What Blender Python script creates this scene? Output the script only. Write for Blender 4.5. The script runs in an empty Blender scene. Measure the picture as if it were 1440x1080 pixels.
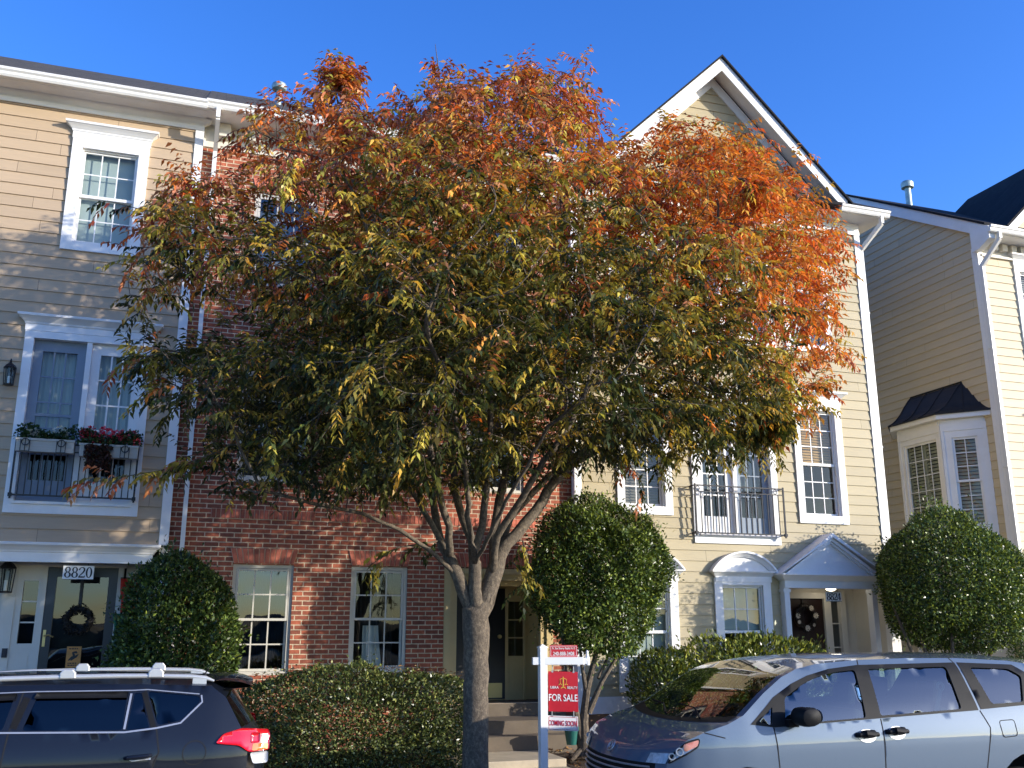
import bpy, bmesh, math, random
import numpy as np
from mathutils import Vector, Matrix, geometry
random.seed(7); rng=np.random.default_rng(11)
C=bpy.context.scene.collection
R=math.radians
# ---------------------------------------------------------------- camera model (used to survey the photo: pixel + depth -> metres)
F=1345.; PITCH=R(14.25); YAW=R(18.7); EYE=2.0
_cy,_sy,_cp,_sp=math.cos(YAW),math.sin(YAW),math.cos(PITCH),math.sin(PITCH)
_fw=Vector((_sy*_cp,_cy*_cp,_sp)); _rt=Vector((_cy,-_sy,0)); _up=_rt.cross(_fw)
def ray(px,py): return (px-720)*_rt+(540-py)*_up+F*_fw
def at(px,py,Y):
    r=ray(px,py); r=r*(Y/r.y); return Vector((r.x,Y,r.z+EYE))
def xz(px,py,Y):
    p=at(px,py,Y); return (p.x,p.z)
# ---------------------------------------------------------------- object helpers
def tag(o,label=None,cat=None,group=None,kind=None):
    if label: o['label']=label
    if cat: o['category']=cat
    if group: o['group']=group
    if kind: o['kind']=kind
    return o
def thing(name,label,cat,loc=(0,0,0),rotz=0,group=None):
    o=bpy.data.objects.new(name,None); C.objects.link(o); o.location=loc; o.rotation_euler=(0,0,rotz)
    o.empty_display_size=.2
    return tag(o,label,cat,group)
def rootloc(o):
    while o.parent: o=o.parent
    return Vector(o.location)
def link_mesh(name,me,mat,parent=None,local=False,loc=None):
    o=bpy.data.objects.new(name,me); C.objects.link(o)
    if mat: me.materials.append(mat)
    if parent:
        if not local:
            d=rootloc(parent); me.transform(Matrix.Translation(-d))
        o.parent=parent
    elif loc is not None:
        me.transform(Matrix.Translation(-Vector(loc))); o.location=loc
    return o
class MB:
    def __init__(s): s.v=[]; s.f=[]; s.t=[]
    def quad(s,a,b,c,d,tone=0.):
        n=len(s.v); s.v+= [tuple(a),tuple(b),tuple(c),tuple(d)]; s.f.append((n,n+1,n+2,n+3)); s.t.append(tone)
    def poly(s,pts,tone=0.):
        n=len(s.v); s.v+=[tuple(p) for p in pts]; s.f.append(tuple(range(n,n+len(pts)))); s.t.append(tone)
    def box(s,x0,x1,y0,y1,z0,z1,tone=0.):
        if x0>x1:x0,x1=x1,x0
        if y0>y1:y0,y1=y1,y0
        if z0>z1:z0,z1=z1,z0
        n=len(s.v); s.v+=[(x0,y0,z0),(x1,y0,z0),(x1,y1,z0),(x0,y1,z0),(x0,y0,z1),(x1,y0,z1),(x1,y1,z1),(x0,y1,z1)]
        for f in ((3,2,1,0),(4,5,6,7),(0,1,5,4),(1,2,6,5),(2,3,7,6),(3,0,4,7)): s.f.append(tuple(n+i for i in f)); s.t.append(tone)
    def extr(s,pts,vec,tone=0.):
        """closed 3D polygon swept along vec, capped"""
        vec=Vector(vec); a=[Vector(p) for p in pts]; b=[p+vec for p in a]; k=len(a); n=len(s.v)
        s.v+=[tuple(p) for p in a]+[tuple(p) for p in b]
        s.f.append(tuple(range(n+k-1,n-1,-1))); s.f.append(tuple(range(n+k,n+2*k))); s.t+=[tone]*2
        for i in range(k):
            j=(i+1)%k; s.f.append((n+i,n+j,n+k+j,n+k+i)); s.t.append(tone)
    def tube(s,path,rad,n=8,cap=True):
        path=[Vector(p) for p in path]; m=len(path)
        if not hasattr(rad,'__len__'): rad=[rad]*m
        base=len(s.v); prev=None
        for i,p in enumerate(path):
            d=(path[min(i+1,m-1)]-path[max(i-1,0)])
            d=d.normalized() if d.length>1e-9 else Vector((0,0,1))
            if prev is None:
                u=d.orthogonal().normalized()
            else:
                u=prev-d*prev.dot(d)
                u=u.normalized() if u.length>1e-6 else d.orthogonal().normalized()
            prev=u; w=d.cross(u)
            for k in range(n):
                a=2*math.pi*k/n; q=p+(u*math.cos(a)+w*math.sin(a))*rad[i]; s.v.append(tuple(q))
        for i in range(m-1):
            for k in range(n):
                k2=(k+1)%n; s.f.append((base+i*n+k,base+i*n+k2,base+(i+1)*n+k2,base+(i+1)*n+k)); s.t.append(0.)
        if cap:
            s.f.append(tuple(base+k for k in range(n-1,-1,-1))); s.f.append(tuple(base+(m-1)*n+k for k in range(n))); s.t+=[0.,0.]
    def bar(s,a,b,w,h):
        """rectangular bar from a to b (w sideways, h up)"""
        a=Vector(a); b=Vector(b); d=(b-a).normalized(); up=Vector((0,0,1)) if abs(d.z)<.95 else Vector((0,1,0))
        u=d.cross(up).normalized()*w/2; t=u.cross(d).normalized()*h/2
        s.extr([a-u-t,a+u-t,a+u+t,a-u+t],b-a)
    def lathe(s,prof,c,n=20):
        c=Vector(c); base=len(s.v); m=len(prof)
        for r,z in prof:
            for k in range(n):
                a=2*math.pi*k/n; s.v.append((c.x+r*math.cos(a),c.y+r*math.sin(a),c.z+z))
        for i in range(m-1):
            for k in range(n):
                k2=(k+1)%n; s.f.append((base+i*n+k,base+i*n+k2,base+(i+1)*n+k2,base+(i+1)*n+k)); s.t.append(0.)
        s.f.append(tuple(base+k for k in range(n-1,-1,-1))); s.f.append(tuple(base+(m-1)*n+k for k in range(n))); s.t+=[0.,0.]
    def torus(s,c,ax,Rr,r,n=24,m=8,wob=0):
        c=Vector(c); ax=Vector(ax).normalized(); u=ax.orthogonal().normalized(); w=ax.cross(u); base=len(s.v)
        for i in range(n):
            a=2*math.pi*i/n; d=u*math.cos(a)+w*math.sin(a)
            for k in range(m):
                b=2*math.pi*k/m; rr=r*(1+wob*(random.random()-.5)); s.v.append(tuple(c+d*(Rr+rr*math.cos(b))+ax*rr*math.sin(b)))
        for i in range(n):
            for k in range(m):
                i2=(i+1)%n;k2=(k+1)%m; s.f.append((base+i*m+k,base+i2*m+k,base+i2*m+k2,base+i*m+k2)); s.t.append(0.)
    def grid(s,rows,close=False):
        base=len(s.v); m=len(rows[0])
        for r in rows: s.v+=[tuple(p) for p in r]
        for i in range(len(rows)-1):
            for k in range(m-1 if not close else m):
                k2=(k+1)%m; s.f.append((base+i*m+k,base+i*m+k2,base+(i+1)*m+k2,base+(i+1)*m+k)); s.t.append(0.)
    def merge(s,o):
        n=len(s.v); s.v+=o.v; s.f+=[tuple(i+n for i in f) for f in o.f]; s.t+=o.t
    def map(s,fn): s.v=[tuple(fn(Vector(p))) for p in s.v]; return s
    def build(s,name,mat,parent=None,smooth=False,local=False,loc=None,fix=False,bevel=0):
        me=bpy.data.meshes.new(name); me.from_pydata(s.v,[],s.f); me.update()
        if any(s.t):
            at_=me.attributes.new('tone','FLOAT','FACE'); at_.data.foreach_set('value',s.t)
        if fix or smooth:
            bm=bmesh.new(); bm.from_mesh(me)
            if smooth: bmesh.ops.remove_doubles(bm,verts=bm.verts,dist=1e-5)
            if fix: bmesh.ops.recalc_face_normals(bm,faces=bm.faces)
            bm.to_mesh(me); bm.free()
        if smooth:
            me.polygons.foreach_set('use_smooth',[True]*len(me.polygons))
            if smooth!='all': me.set_sharp_from_angle(angle=R(38))
        o=link_mesh(name,me,mat,parent,local,loc)
        if bevel:
            b=o.modifiers.new('bevel','BEVEL'); b.width=bevel; b.segments=2; b.limit_method='ANGLE'; b.angle_limit=R(50)
        return o
# ---------------------------------------------------------------- materials
def newmat(name):
    m=bpy.data.materials.new(name); m.use_nodes=True; nt=m.node_tree; nt.nodes.clear()
    out=nt.nodes.new('ShaderNodeOutputMaterial'); b=nt.nodes.new('ShaderNodeBsdfPrincipled'); nt.links.new(b.outputs[0],out.inputs[0])
    return m,nt,b,out
def N(nt,t,**kw):
    n=nt.nodes.new(t)
    for k,v in kw.items():
        if k.startswith('i_'): n.inputs[int(k[2:]) if k[2:].isdigit() else k[2:].replace('_',' ')].default_value=v
        else: setattr(n,k,v)
    return n
def ramp(nt,stops):
    n=nt.nodes.new('ShaderNodeValToRGB'); e=n.color_ramp.elements
    while len(e)<len(stops): e.new(.5)
    for q,(p,c) in zip(e,stops): q.position=p; q.color=(*c,1) if len(c)==3 else c
    return n
def pmat(name,col,rough=.6,metal=0.,spec=.5,var=.08,scale=3.,bump=.0,bscale=60.,coat=0.,stretch=(1,1,1),tone=0.,stain=None):
    """painted / plain surface: noise-varied colour, fine bump"""
    m,nt,b,out=newmat(name); L=nt.links
    tc=N(nt,'ShaderNodeTexCoord'); mp=N(nt,'ShaderNodeMapping'); mp.inputs['Scale'].default_value=stretch
    L.new(tc.outputs['Object'],mp.inputs[0])
    n1=N(nt,'ShaderNodeTexNoise'); n1.inputs['Scale'].default_value=scale; n1.inputs['Detail'].default_value=6; n1.inputs['Roughness'].default_value=.65
    L.new(mp.outputs[0],n1.inputs[0])
    c=Vector(col)
    rp=ramp(nt,[(.3,tuple(c*(1-var))),(.7,tuple(c*(1+var)))]); L.new(n1.outputs[0],rp.inputs[0]); cur=rp.outputs[0]
    if tone:
        a=N(nt,'ShaderNodeAttribute'); a.attribute_name='tone'
        mx=N(nt,'ShaderNodeMix',data_type='RGBA',blend_type='MULTIPLY'); mx.inputs[0].default_value=1.
        ma=N(nt,'ShaderNodeMath',operation='MULTIPLY_ADD'); ma.inputs[1].default_value=tone; ma.inputs[2].default_value=1.
        L.new(a.outputs['Fac'],ma.inputs[0]); L.new(cur,mx.inputs['A']); L.new(ma.outputs[0],mx.inputs['B']); cur=mx.outputs['Result']
    if stain:
        n2=N(nt,'ShaderNodeTexNoise'); n2.inputs['Scale'].default_value=stain[0]; n2.inputs['Detail'].default_value=8; n2.inputs['Roughness'].default_value=.7
        L.new(tc.outputs['Object'],n2.inputs[0]); r2=ramp(nt,[(.48,(0,0,0)),(.72,(1,1,1))]); L.new(n2.outputs[0],r2.inputs[0])
        mx=N(nt,'ShaderNodeMix',data_type='RGBA'); ml=N(nt,'ShaderNodeMath',operation='MULTIPLY'); ml.inputs[1].default_value=stain[2]
        L.new(r2.outputs[0],ml.inputs[0]); L.new(ml.outputs[0],mx.inputs[0]); L.new(cur,mx.inputs['A']); mx.inputs['B'].default_value=(*stain[1],1); cur=mx.outputs['Result']
    L.new(cur,b.inputs['Base Color'])
    b.inputs['Roughness'].default_value=rough; b.inputs['Metallic'].default_value=metal; b.inputs['Specular IOR Level'].default_value=spec
    if coat: b.inputs['Coat Weight'].default_value=coat; b.inputs['Coat Roughness'].default_value=.03
    if bump:
        n3=N(nt,'ShaderNodeTexNoise'); n3.inputs['Scale'].default_value=bscale; n3.inputs['Detail'].default_value=5
        L.new(mp.outputs[0],n3.inputs[0]); bp=N(nt,'ShaderNodeBump'); bp.inputs['Strength'].default_value=bump; bp.inputs['Distance'].default_value=.01
        L.new(n3.outputs[0],bp.inputs['Height']); L.new(bp.outputs[0],b.inputs['Normal'])
    return m
def brickmat(name,c1,c2,mortar,bw,bh,mort,rough=.85,swap=False,bump=.6,off=.5,vary=.5):
    m,nt,b,out=newmat(name); L=nt.links
    tc=N(nt,'ShaderNodeTexCoord'); sx=N(nt,'ShaderNodeSeparateXYZ'); L.new(tc.outputs['Object'],sx.inputs[0])
    cx=N(nt,'ShaderNodeCombineXYZ')
    ad=N(nt,'ShaderNodeMath',operation='ADD'); L.new(sx.outputs[0],ad.inputs[0]); L.new(sx.outputs[1],ad.inputs[1])
    if swap: L.new(sx.outputs[0],cx.inputs[0]); L.new(sx.outputs[1],cx.inputs[1])
    else: L.new(ad.outputs[0],cx.inputs[0]); L.new(sx.outputs[2],cx.inputs[1])
    nz=N(nt,'ShaderNodeTexNoise'); nz.inputs['Scale'].default_value=9; nz.inputs['Detail'].default_value=3; L.new(tc.outputs['Object'],nz.inputs[0])
    vm=N(nt,'ShaderNodeVectorMath',operation='MULTIPLY_ADD'); vm.inputs[1].default_value=(.008,.008,0); L.new(nz.outputs['Color'],vm.inputs[0]); L.new(cx.outputs[0],vm.inputs[2])
    bt=N(nt,'ShaderNodeTexBrick'); bt.offset=off; bt.inputs['Scale'].default_value=1.; bt.inputs['Brick Width'].default_value=bw; bt.inputs['Row Height'].default_value=bh
    bt.inputs['Mortar Size'].default_value=mort; bt.inputs['Mortar Smooth'].default_value=.25; bt.inputs['Bias'].default_value=-.1
    bt.inputs['Color1'].default_value=(*c1,1); bt.inputs['Color2'].default_value=(*c2,1); bt.inputs['Mortar'].default_value=(*mortar,1)
    L.new(vm.outputs[0],bt.inputs[0])
    n2=N(nt,'ShaderNodeTexNoise'); n2.inputs['Scale'].default_value=14; n2.inputs['Detail'].default_value=8; n2.inputs['Roughness'].default_value=.7; L.new(tc.outputs['Object'],n2.inputs[0])
    rr=ramp(nt,[(.25,(1-vary,)*3),(.75,(1+vary*.5,)*3)]); L.new(n2.outputs[0],rr.inputs[0])
    mx=N(nt,'ShaderNodeMix',data_type='RGBA',blend_type='MULTIPLY'); mx.inputs[0].default_value=1.; L.new(bt.outputs[0],mx.inputs['A']); L.new(rr.outputs[0],mx.inputs['B'])
    L.new(mx.outputs['Result'],b.inputs['Base Color']); b.inputs['Roughness'].default_value=rough; b.inputs['Specular IOR Level'].default_value=.25
    iv=N(nt,'ShaderNodeMath',operation='MULTIPLY_ADD'); iv.inputs[1].default_value=-1; iv.inputs[2].default_value=1; L.new(bt.outputs['Fac'],iv.inputs[0])
    a2=N(nt,'ShaderNodeMath',operation='MULTIPLY_ADD'); a2.inputs[1].default_value=.3; L.new(n2.outputs[0],a2.inputs[0]); L.new(iv.outputs[0],a2.inputs[2])
    bp=N(nt,'ShaderNodeBump'); bp.inputs['Strength'].default_value=bump; bp.inputs['Distance'].default_value=.012; L.new(a2.outputs[0],bp.inputs['Height']); L.new(bp.outputs[0],b.inputs['Normal'])
    return m
def glassmat(name,tint=(.8,.85,.85),refl=.12,rough=.0,wav=.02):
    m,nt,b,out=newmat(name); nt.nodes.remove(b); L=nt.links
    t=N(nt,'ShaderNodeBsdfTransparent'); t.inputs[0].default_value=(*tint,1)
    g=N(nt,'ShaderNodeBsdfGlossy'); g.inputs['Roughness'].default_value=rough
    f=N(nt,'ShaderNodeLayerWeight'); f.inputs[0].default_value=.5
    p=N(nt,'ShaderNodeMath',operation='POWER'); p.inputs[1].default_value=4.; L.new(f.outputs['Facing'],p.inputs[0])
    a=N(nt,'ShaderNodeMath',operation='ADD',use_clamp=True); a.inputs[1].default_value=refl; L.new(p.outputs[0],a.inputs[0])
    mx=N(nt,'ShaderNodeMixShader'); L.new(a.outputs[0],mx.inputs[0]); L.new(t.outputs[0],mx.inputs[1]); L.new(g.outputs[0],mx.inputs[2]); L.new(mx.outputs[0],out.inputs[0])
    if wav:
        tc=N(nt,'ShaderNodeTexCoord'); n=N(nt,'ShaderNodeTexNoise'); n.inputs['Scale'].default_value=1.7; n.inputs['Detail'].default_value=1; L.new(tc.outputs['Object'],n.inputs[0])
        bp=N(nt,'ShaderNodeBump'); bp.inputs['Strength'].default_value=.25; bp.inputs['Distance'].default_value=wav; L.new(n.outputs[0],bp.inputs['Height']); L.new(bp.outputs[0],g.inputs['Normal'])
    return m
def leafmat(name,rough=.45,trans=.3,spec=.5,sat=1.):
    m,nt,b,out=newmat(name); L=nt.links
    a=N(nt,'ShaderNodeAttribute'); a.attribute_name='col'
    L.new(a.outputs['Color'],b.inputs['Base Color']); b.inputs['Roughness'].default_value=rough; b.inputs['Specular IOR Level'].default_value=spec
    t=N(nt,'ShaderNodeBsdfTranslucent'); g=N(nt,'ShaderNodeMix',data_type='RGBA',blend_type='MULTIPLY'); g.inputs[0].default_value=1.; g.inputs['B'].default_value=(1.5,1.35,.7,1)
    L.new(a.outputs['Color'],g.inputs['A']); L.new(g.outputs['Result'],t.inputs[0])
    mx=N(nt,'ShaderNodeMixShader'); mx.inputs[0].default_value=trans; L.new(b.outputs[0],mx.inputs[1]); L.new(t.outputs[0],mx.inputs[2]); L.new(mx.outputs[0],out.inputs[0])
    return m
M={}
M['tan']=pmat('siding_tan',(.45,.33,.21),.62,var=.05,scale=2.,bump=.12,bscale=8,stretch=(1,1,14),tone=.05,stain=(.8,(.40,.32,.24),.12))
M['cream']=pmat('siding_cream',(.40,.33,.195),.62,var=.05,scale=2.,bump=.12,bscale=8,stretch=(1,1,14),tone=.05,stain=(.7,(.5,.44,.32),.12))
M['beige']=pmat('siding_beige',(.55,.455,.295),.62,var=.05,scale=2.,bump=.12,bscale=8,stretch=(1,1,14),tone=.05,stain=(.7,(.38,.35,.27),.12))
M['white']=pmat('white_trim',(.78,.77,.75),.45,var=.03,scale=4.,bump=.04,bscale=30,stain=(1.6,(.46,.43,.37),.24))
M['offwhite']=pmat('porch_wall',(.62,.58,.50),.55,var=.04,scale=4.,bump=.04,bscale=30)
M['gutter']=pmat('white_gutter',(.74,.73,.70),.35,var=.04,scale=3.,stain=(3.,(.42,.40,.35),.3))
M['vinyl']=pmat('beige_window_vinyl',(.55,.52,.45),.45,var=.04,scale=4.)
M['doortan']=pmat('yellow_tan_trim',(.52,.385,.175),.5,var=.06,scale=4.)
M['brick']=brickmat('red_brick',(.44,.125,.068),(.20,.072,.05),(.68,.54,.37),.2032,.0677,.0082,bump=.9)
M['brickface']=pmat('arch_brick',(.42,.12,.072),.85,var=.35,scale=9.,bump=.4,bscale=50,tone=.35)
M['mortar']=pmat('mortar',(.58,.45,.31),.9,var=.1,scale=20.,bump=.3,bscale=80)
M['shingle']=brickmat('weathered_shingles',(.105,.095,.08),(.07,.064,.055),(.03,.028,.026),.32,.14,.006,rough=.9,swap=True,bump=.5)
M['shingledk']=brickmat('charcoal_shingles',(.024,.024,.026),(.014,.014,.016),(.006,.006,.007),.32,.14,.006,rough=.9,swap=True,bump=.5)
M['black']=pmat('black_metal',(.012,.012,.014),.4,metal=.3,var=.2,scale=8.)
M['grey']=pmat('grey_painted_metal',(.045,.045,.05),.55,spec=.2,metal=.0,var=.1,scale=8.)
M['roofmetal']=pmat('black_standing_seam',(.022,.021,.021),.5,metal=.0,spec=.25,var=.3,scale=2.5,bump=.05,bscale=5)
M['galv']=pmat('galvanised_pipe',(.35,.42,.40),.5,metal=.6,var=.2,scale=9.)
M['doornavy']=pmat('navy_door',(.008,.014,.024),.35,var=.1)
M['doordark']=pmat('dark_brown_door',(.02,.008,.007),.35,var=.15)
M['doorblack']=pmat('black_door',(.006,.006,.008),.4,var=.15)
M['dooriron']=pmat('blue_grey_screen',(.20,.245,.30),.6,var=.05)
M['brass']=pmat('brass',(.55,.43,.18),.35,metal=.7,var=.08)
M['concrete']=pmat('buff_concrete',(.50,.42,.30),.85,var=.12,scale=4.,bump=.25,bscale=70,stain=(1.6,(.26,.22,.17),.4))
M['stepstone']=pmat('shaded_step_concrete',(.135,.105,.075),.85,var=.15,scale=4.,bump=.25,bscale=70,stain=(1.6,(.10,.085,.065),.4))  # the shrub's shadow on the steps is mixed into this dark brown
M['found']=pmat('brown_foundation',(.22,.13,.075),.9,var=.15,scale=5.,bump=.2,bscale=40)
M['sidewalk']=pmat('sidewalk_concrete',(.42,.40,.36),.88,var=.08,scale=3.,bump=.2,bscale=90,stain=(1.,(.25,.23,.2),.35))
M['asphalt']=pmat('asphalt',(.10,.097,.092),.9,var=.25,scale=18.,bump=.5,bscale=160,stain=(.7,(.09,.088,.085),.4))
M['mulch']=pmat('mulch_soil',(.055,.036,.024),.95,var=.5,scale=22.,bump=1.,bscale=55,stain=(9.,(.15,.09,.045),.5))
M['grassy']=pmat('lawn_soil',(.20,.18,.11),.95,var=.4,scale=15.,bump=.8,bscale=70)
M['bark']=None
M['curtain']=pmat('pale_curtain',(.46,.50,.45),.8,var=.05,scale=4.,stretch=(9,1,.4))
M['blindgreen']=pmat('grey_green_blind',(.44,.49,.46),.6,var=.03)
M['blindbrown']=pmat('brown_blind',(.20,.165,.125),.6,var=.05)
M['blindwood']=pmat('wood_blind',(.55,.31,.10),.5,var=.1,scale=5,stretch=(1,1,8))
M['shutter']=pmat('beige_shutter',(.46,.44,.33),.5,var=.04)
M['blindgrey']=pmat('grey_blind',(.30,.30,.28),.5,var=.04)
M['room']=pmat('dark_room',(.05,.045,.04),.9,var=.2)
M['glass']=glassmat('window_glass',(.80,.85,.84),.05)
M['glassdk']=glassmat('dark_door_glass',(.25,.28,.30),.09)
M['glassblue']=glassmat('sky_reflecting_glass',(.45,.5,.52),.12)
M['signred']=pmat('sign_red',(.50,.012,.022),.4,var=.06,scale=6.)
M['signwhite']=pmat('sign_white',(.80,.79,.77),.4,var=.03)
M['ink']=pmat('black_ink',(.012,.012,.015),.5,var=.05)
M['gold']=pmat('sign_gold',(.75,.42,.06),.45,var=.06)
M['vinylpost']=pmat('white_vinyl_post',(.82,.81,.79),.3,var=.02,scale=3.)
M['teal']=pmat('teal_plastic',(.01,.11,.09),.45,var=.15)
M['flyer']=pmat('orange_flyer',(.60,.27,.07),.7,var=.2,scale=12)
M['redcloth']=pmat('red_cloth',(.55,.035,.02),.8,var=.2,scale=10)
M['greencloth']=pmat('green_cloth',(.02,.14,.07),.8,var=.2,scale=10)
M['planter']=pmat('shaded_white_planter',(.46,.43,.37),.5,var=.05)  # white greyed down, the shade on the flower boxes is in the colour
M['porchlamp']=None
m,nt,b,o=newmat('lit_porch_lamp'); b.inputs['Base Color'].default_value=(.9,.88,.8,1); b.inputs['Emission Color'].default_value=(1,.9,.72,1); b.inputs['Emission Strength'].default_value=5.; M['porchlamp']=m
m,nt,b,o=newmat('bark_grey'); L=nt.links
tc=N(nt,'ShaderNodeTexCoord'); mp=N(nt,'ShaderNodeMapping'); mp.inputs['Scale'].default_value=(1,1,.75); L.new(tc.outputs['Object'],mp.inputs[0])
n1=N(nt,'ShaderNodeTexNoise'); n1.inputs['Scale'].default_value=30; n1.inputs['Detail'].default_value=9; n1.inputs['Roughness'].default_value=.72; L.new(mp.outputs[0],n1.inputs[0])
rp=ramp(nt,[(.28,(.035,.026,.018)),(.5,(.10,.076,.053)),(.72,(.23,.18,.12))]); L.new(n1.outputs[0],rp.inputs[0]); L.new(rp.outputs[0],b.inputs['Base Color'])
vo=N(nt,'ShaderNodeTexVoronoi'); vo.inputs['Scale'].default_value=70; L.new(mp.outputs[0],vo.inputs[0])
ml=N(nt,'ShaderNodeMath',operation='MULTIPLY_ADD'); ml.inputs[1].default_value=.35; L.new(vo.outputs[0],ml.inputs[0]); L.new(n1.outputs[0],ml.inputs[2])
bp=N(nt,'ShaderNodeBump'); bp.inputs['Strength'].default_value=.6; bp.inputs['Distance'].default_value=.012; L.new(ml.outputs[0],bp.inputs['Height']); L.new(bp.outputs[0],b.inputs['Normal']); b.inputs['Roughness'].default_value=.9
M['bark']=m
M['leaf']=leafmat('tree_leaf',.40,.26,.45)
M['gloss']=leafmat('glossy_shrub_leaf',.32,.20,.38)
M['soft']=leafmat('soft_leaf',.5,.3,.3)
M['litter']=leafmat('dry_leaf',.8,.1,.2)
# ---------------------------------------------------------------- text
def text_mb(body,size,bold=0.,depth=.002,xs=1.):
    cu=bpy.data.curves.new('txt','FONT'); cu.body=body; cu.size=size; cu.align_x='CENTER'; cu.align_y='CENTER'; cu.extrude=depth; cu.offset=bold
    o=bpy.data.objects.new('txt',cu); C.objects.link(o); bpy.context.view_layer.update()
    me=o.to_mesh(); mb=MB(); mb.v=[(v.co.x*xs,v.co.y,v.co.z) for v in me.vertices]; mb.f=[tuple(p.vertices) for p in me.polygons]; mb.t=[0.]*len(mb.f)
    o.to_mesh_clear(); bpy.data.objects.remove(o); bpy.data.curves.remove(cu)
    return mb
def facing(mb,origin,u=(1,0,0),w=(0,0,1)):
    o=Vector(origin); u=Vector(u); w=Vector(w); n=u.cross(w)
    return mb.map(lambda p:o+u*p.x+w*p.y+n*p.z)
def ring2d(cx,cy,ax,ay,ix,iy,d,n=28,offx=0):
    mb=MB(); o=[];i=[]
    for k in range(n):
        a=2*math.pi*k/n; o.append((cx+ax*math.cos(a),cy+ay*math.sin(a))); i.append((cx+offx+ix*math.cos(a),cy+iy*math.sin(a)))
    for k in range(n):
        j=(k+1)%n
        for z0 in (d,):
            mb.quad((*o[k],z0),(*o[j],z0),(*i[j],z0),(*i[k],z0))
        mb.quad((*o[k],0),(*o[j],0),(*o[j],d),(*o[k],d)); mb.quad((*i[k],0),(*i[k],d),(*i[j],d),(*i[j],0))
    return mb
def ribbon2d(pts,ws,d):
    mb=MB(); L=[];Rr=[]
    for i,p in enumerate(pts):
        a=Vector(pts[max(i-1,0)]); c=Vector(pts[min(i+1,len(pts)-1)]); t=(c-a).normalized(); n=Vector((-t.y,t.x))*ws[i]/2
        L.append(Vector(p)+n); Rr.append(Vector(p)-n)
    for i in range(len(pts)-1):
        mb.quad((*Rr[i],d),(*Rr[i+1],d),(*L[i+1],d),(*L[i],d)); mb.quad((*Rr[i],0),(*Rr[i+1],0),(*Rr[i+1],d),(*Rr[i],d)); mb.quad((*L[i+1],0),(*L[i],0),(*L[i],d),(*L[i+1],d))
    return mb
def serif_digit(ch,h,d):
    """roman numeral-plate digit, cap height h, centred at 0,0"""
    mb=MB()
    if ch=='8':
        mb.merge(ring2d(0,.25*h,.25*h,.26*h,.12*h,.20*h,d)); mb.merge(ring2d(0,-.235*h,.30*h,.275*h,.14*h,.215*h,d))
    elif ch=='0': mb.merge(ring2d(0,0,.29*h,.51*h,.13*h,.45*h,d))
    elif ch=='2':
        P=[(-.24,.22),(-.20,.38),(-.05,.47),(.10,.45),(.20,.34),(.21,.20),(.12,.02),(-.04,-.16),(-.20,-.33),(-.26,-.42)]; W=[.14,.09,.06,.10,.15,.16,.13,.10,.07,.05]
        mb.merge(ribbon2d([(x*h,y*h) for x,y in P],[w*h for w in W],d)); mb.merge(ribbon2d([(-.28*h,-.43*h),(.0,-.43*h),(.24*h,-.43*h),(.29*h,-.28*h)],[.13*h,.14*h,.13*h,.04*h],d*1.1))
    elif ch=='4':
        mb.merge(ribbon2d([(.1*h,.5*h),(.1*h,-.5*h)],[.15*h,.15*h],d)); mb.merge(ribbon2d([(.06*h,.47*h),(-.3*h,-.16*h)],[.07*h,.07*h],d*1.1)); mb.merge(ribbon2d([(-.31*h,-.2*h),(.3*h,-.2*h)],[.09*h,.09*h],d*1.2)); mb.merge(ribbon2d([(-.08*h,-.48*h),(.28*h,-.48*h)],[.05*h,.05*h],d*1.3))
    return mb
# ================================================================ building kit (local frame: x along wall, y into wall, z up)
def frame(O,U,Nn):
    O=Vector(O);U=Vector(U).normalized();Nn=Vector(Nn).normalized()
    return lambda p:O+U*p[0]-Nn*p[1]+Vector((0,0,p[2]))
FR=lambda Y: frame((0,Y,0),(1,0,0),(0,-1,0))
def bd(mb,fr): return mb.map(fr)
def siding(u0,u1,z0,z1,holes=(),exp=.1762,lip=.017,lim=None,seed=1,zref=0.):
    rs=random.Random(seed); mb=MB(); k0=math.floor((z0-zref)/exp); z=zref+k0*exp
    while z<z1-1e-4:
        za=max(z,z0); zb=min(z+exp,z1); cuts=sorted({za,zb}|{h for q in holes for h in q[2:4] if za<h<zb}); joff=rs.uniform(0,3.6)
        tones=[rs.uniform(-1,1) for _ in range(12)]
        for a,b in zip(cuts[:-1],cuts[1:]):
            L0,R0=(u0,u1); La,Ra,Lb,Rb=u0,u1,u0,u1
            if lim: (La,Ra),(Lb,Rb)=lim(a),lim(b); La=max(La,u0);Ra=min(Ra,u1);Lb=max(Lb,u0);Rb=min(Rb,u1)
            if Ra-La<.02: continue
            iv=[(La,Ra)]; mid=(a+b)/2
            for q in holes:
                if q[2]<mid<q[3]:
                    nv=[]
                    for s,e in iv:
                        if q[1]<=s or q[0]>=e: nv.append((s,e))
                        else:
                            if q[0]>s: nv.append((s,q[0]))
                            if q[1]<e: nv.append((q[1],e))
                    iv=nv
            oa=lip*(1-(a-z)/exp)+.003; ob=lip*(1-(b-z)/exp)+.003
            for s,e in iv:
                j=math.floor((s-joff)/3.6); x=s
                while x<e-1e-4:
                    nx=min(e,(j+1)*3.6+joff)
                    if nx-x>1e-4:
                        xs,xe=x,nx; tone=tones[j%12]
                        ts=xs+(Lb-La) if lim and xs==La else xs; te=xe+(Rb-Ra) if lim and xe==Ra else xe
                        if te<ts: ts=te=(ts+te)/2
                        g=.0035 if nx<e-1e-4 else 0
                        mb.quad((xs,-oa,a),(xe-g,-oa,a),(te-g,-ob,b),(ts,-ob,b),tone)
                        if a<=z+1e-6: mb.quad((xs,0,a),(xe,0,a),(xe,-oa,a),(xs,-oa,a),tone)
                    x=nx; j+=1
        z+=exp
    return mb
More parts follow.
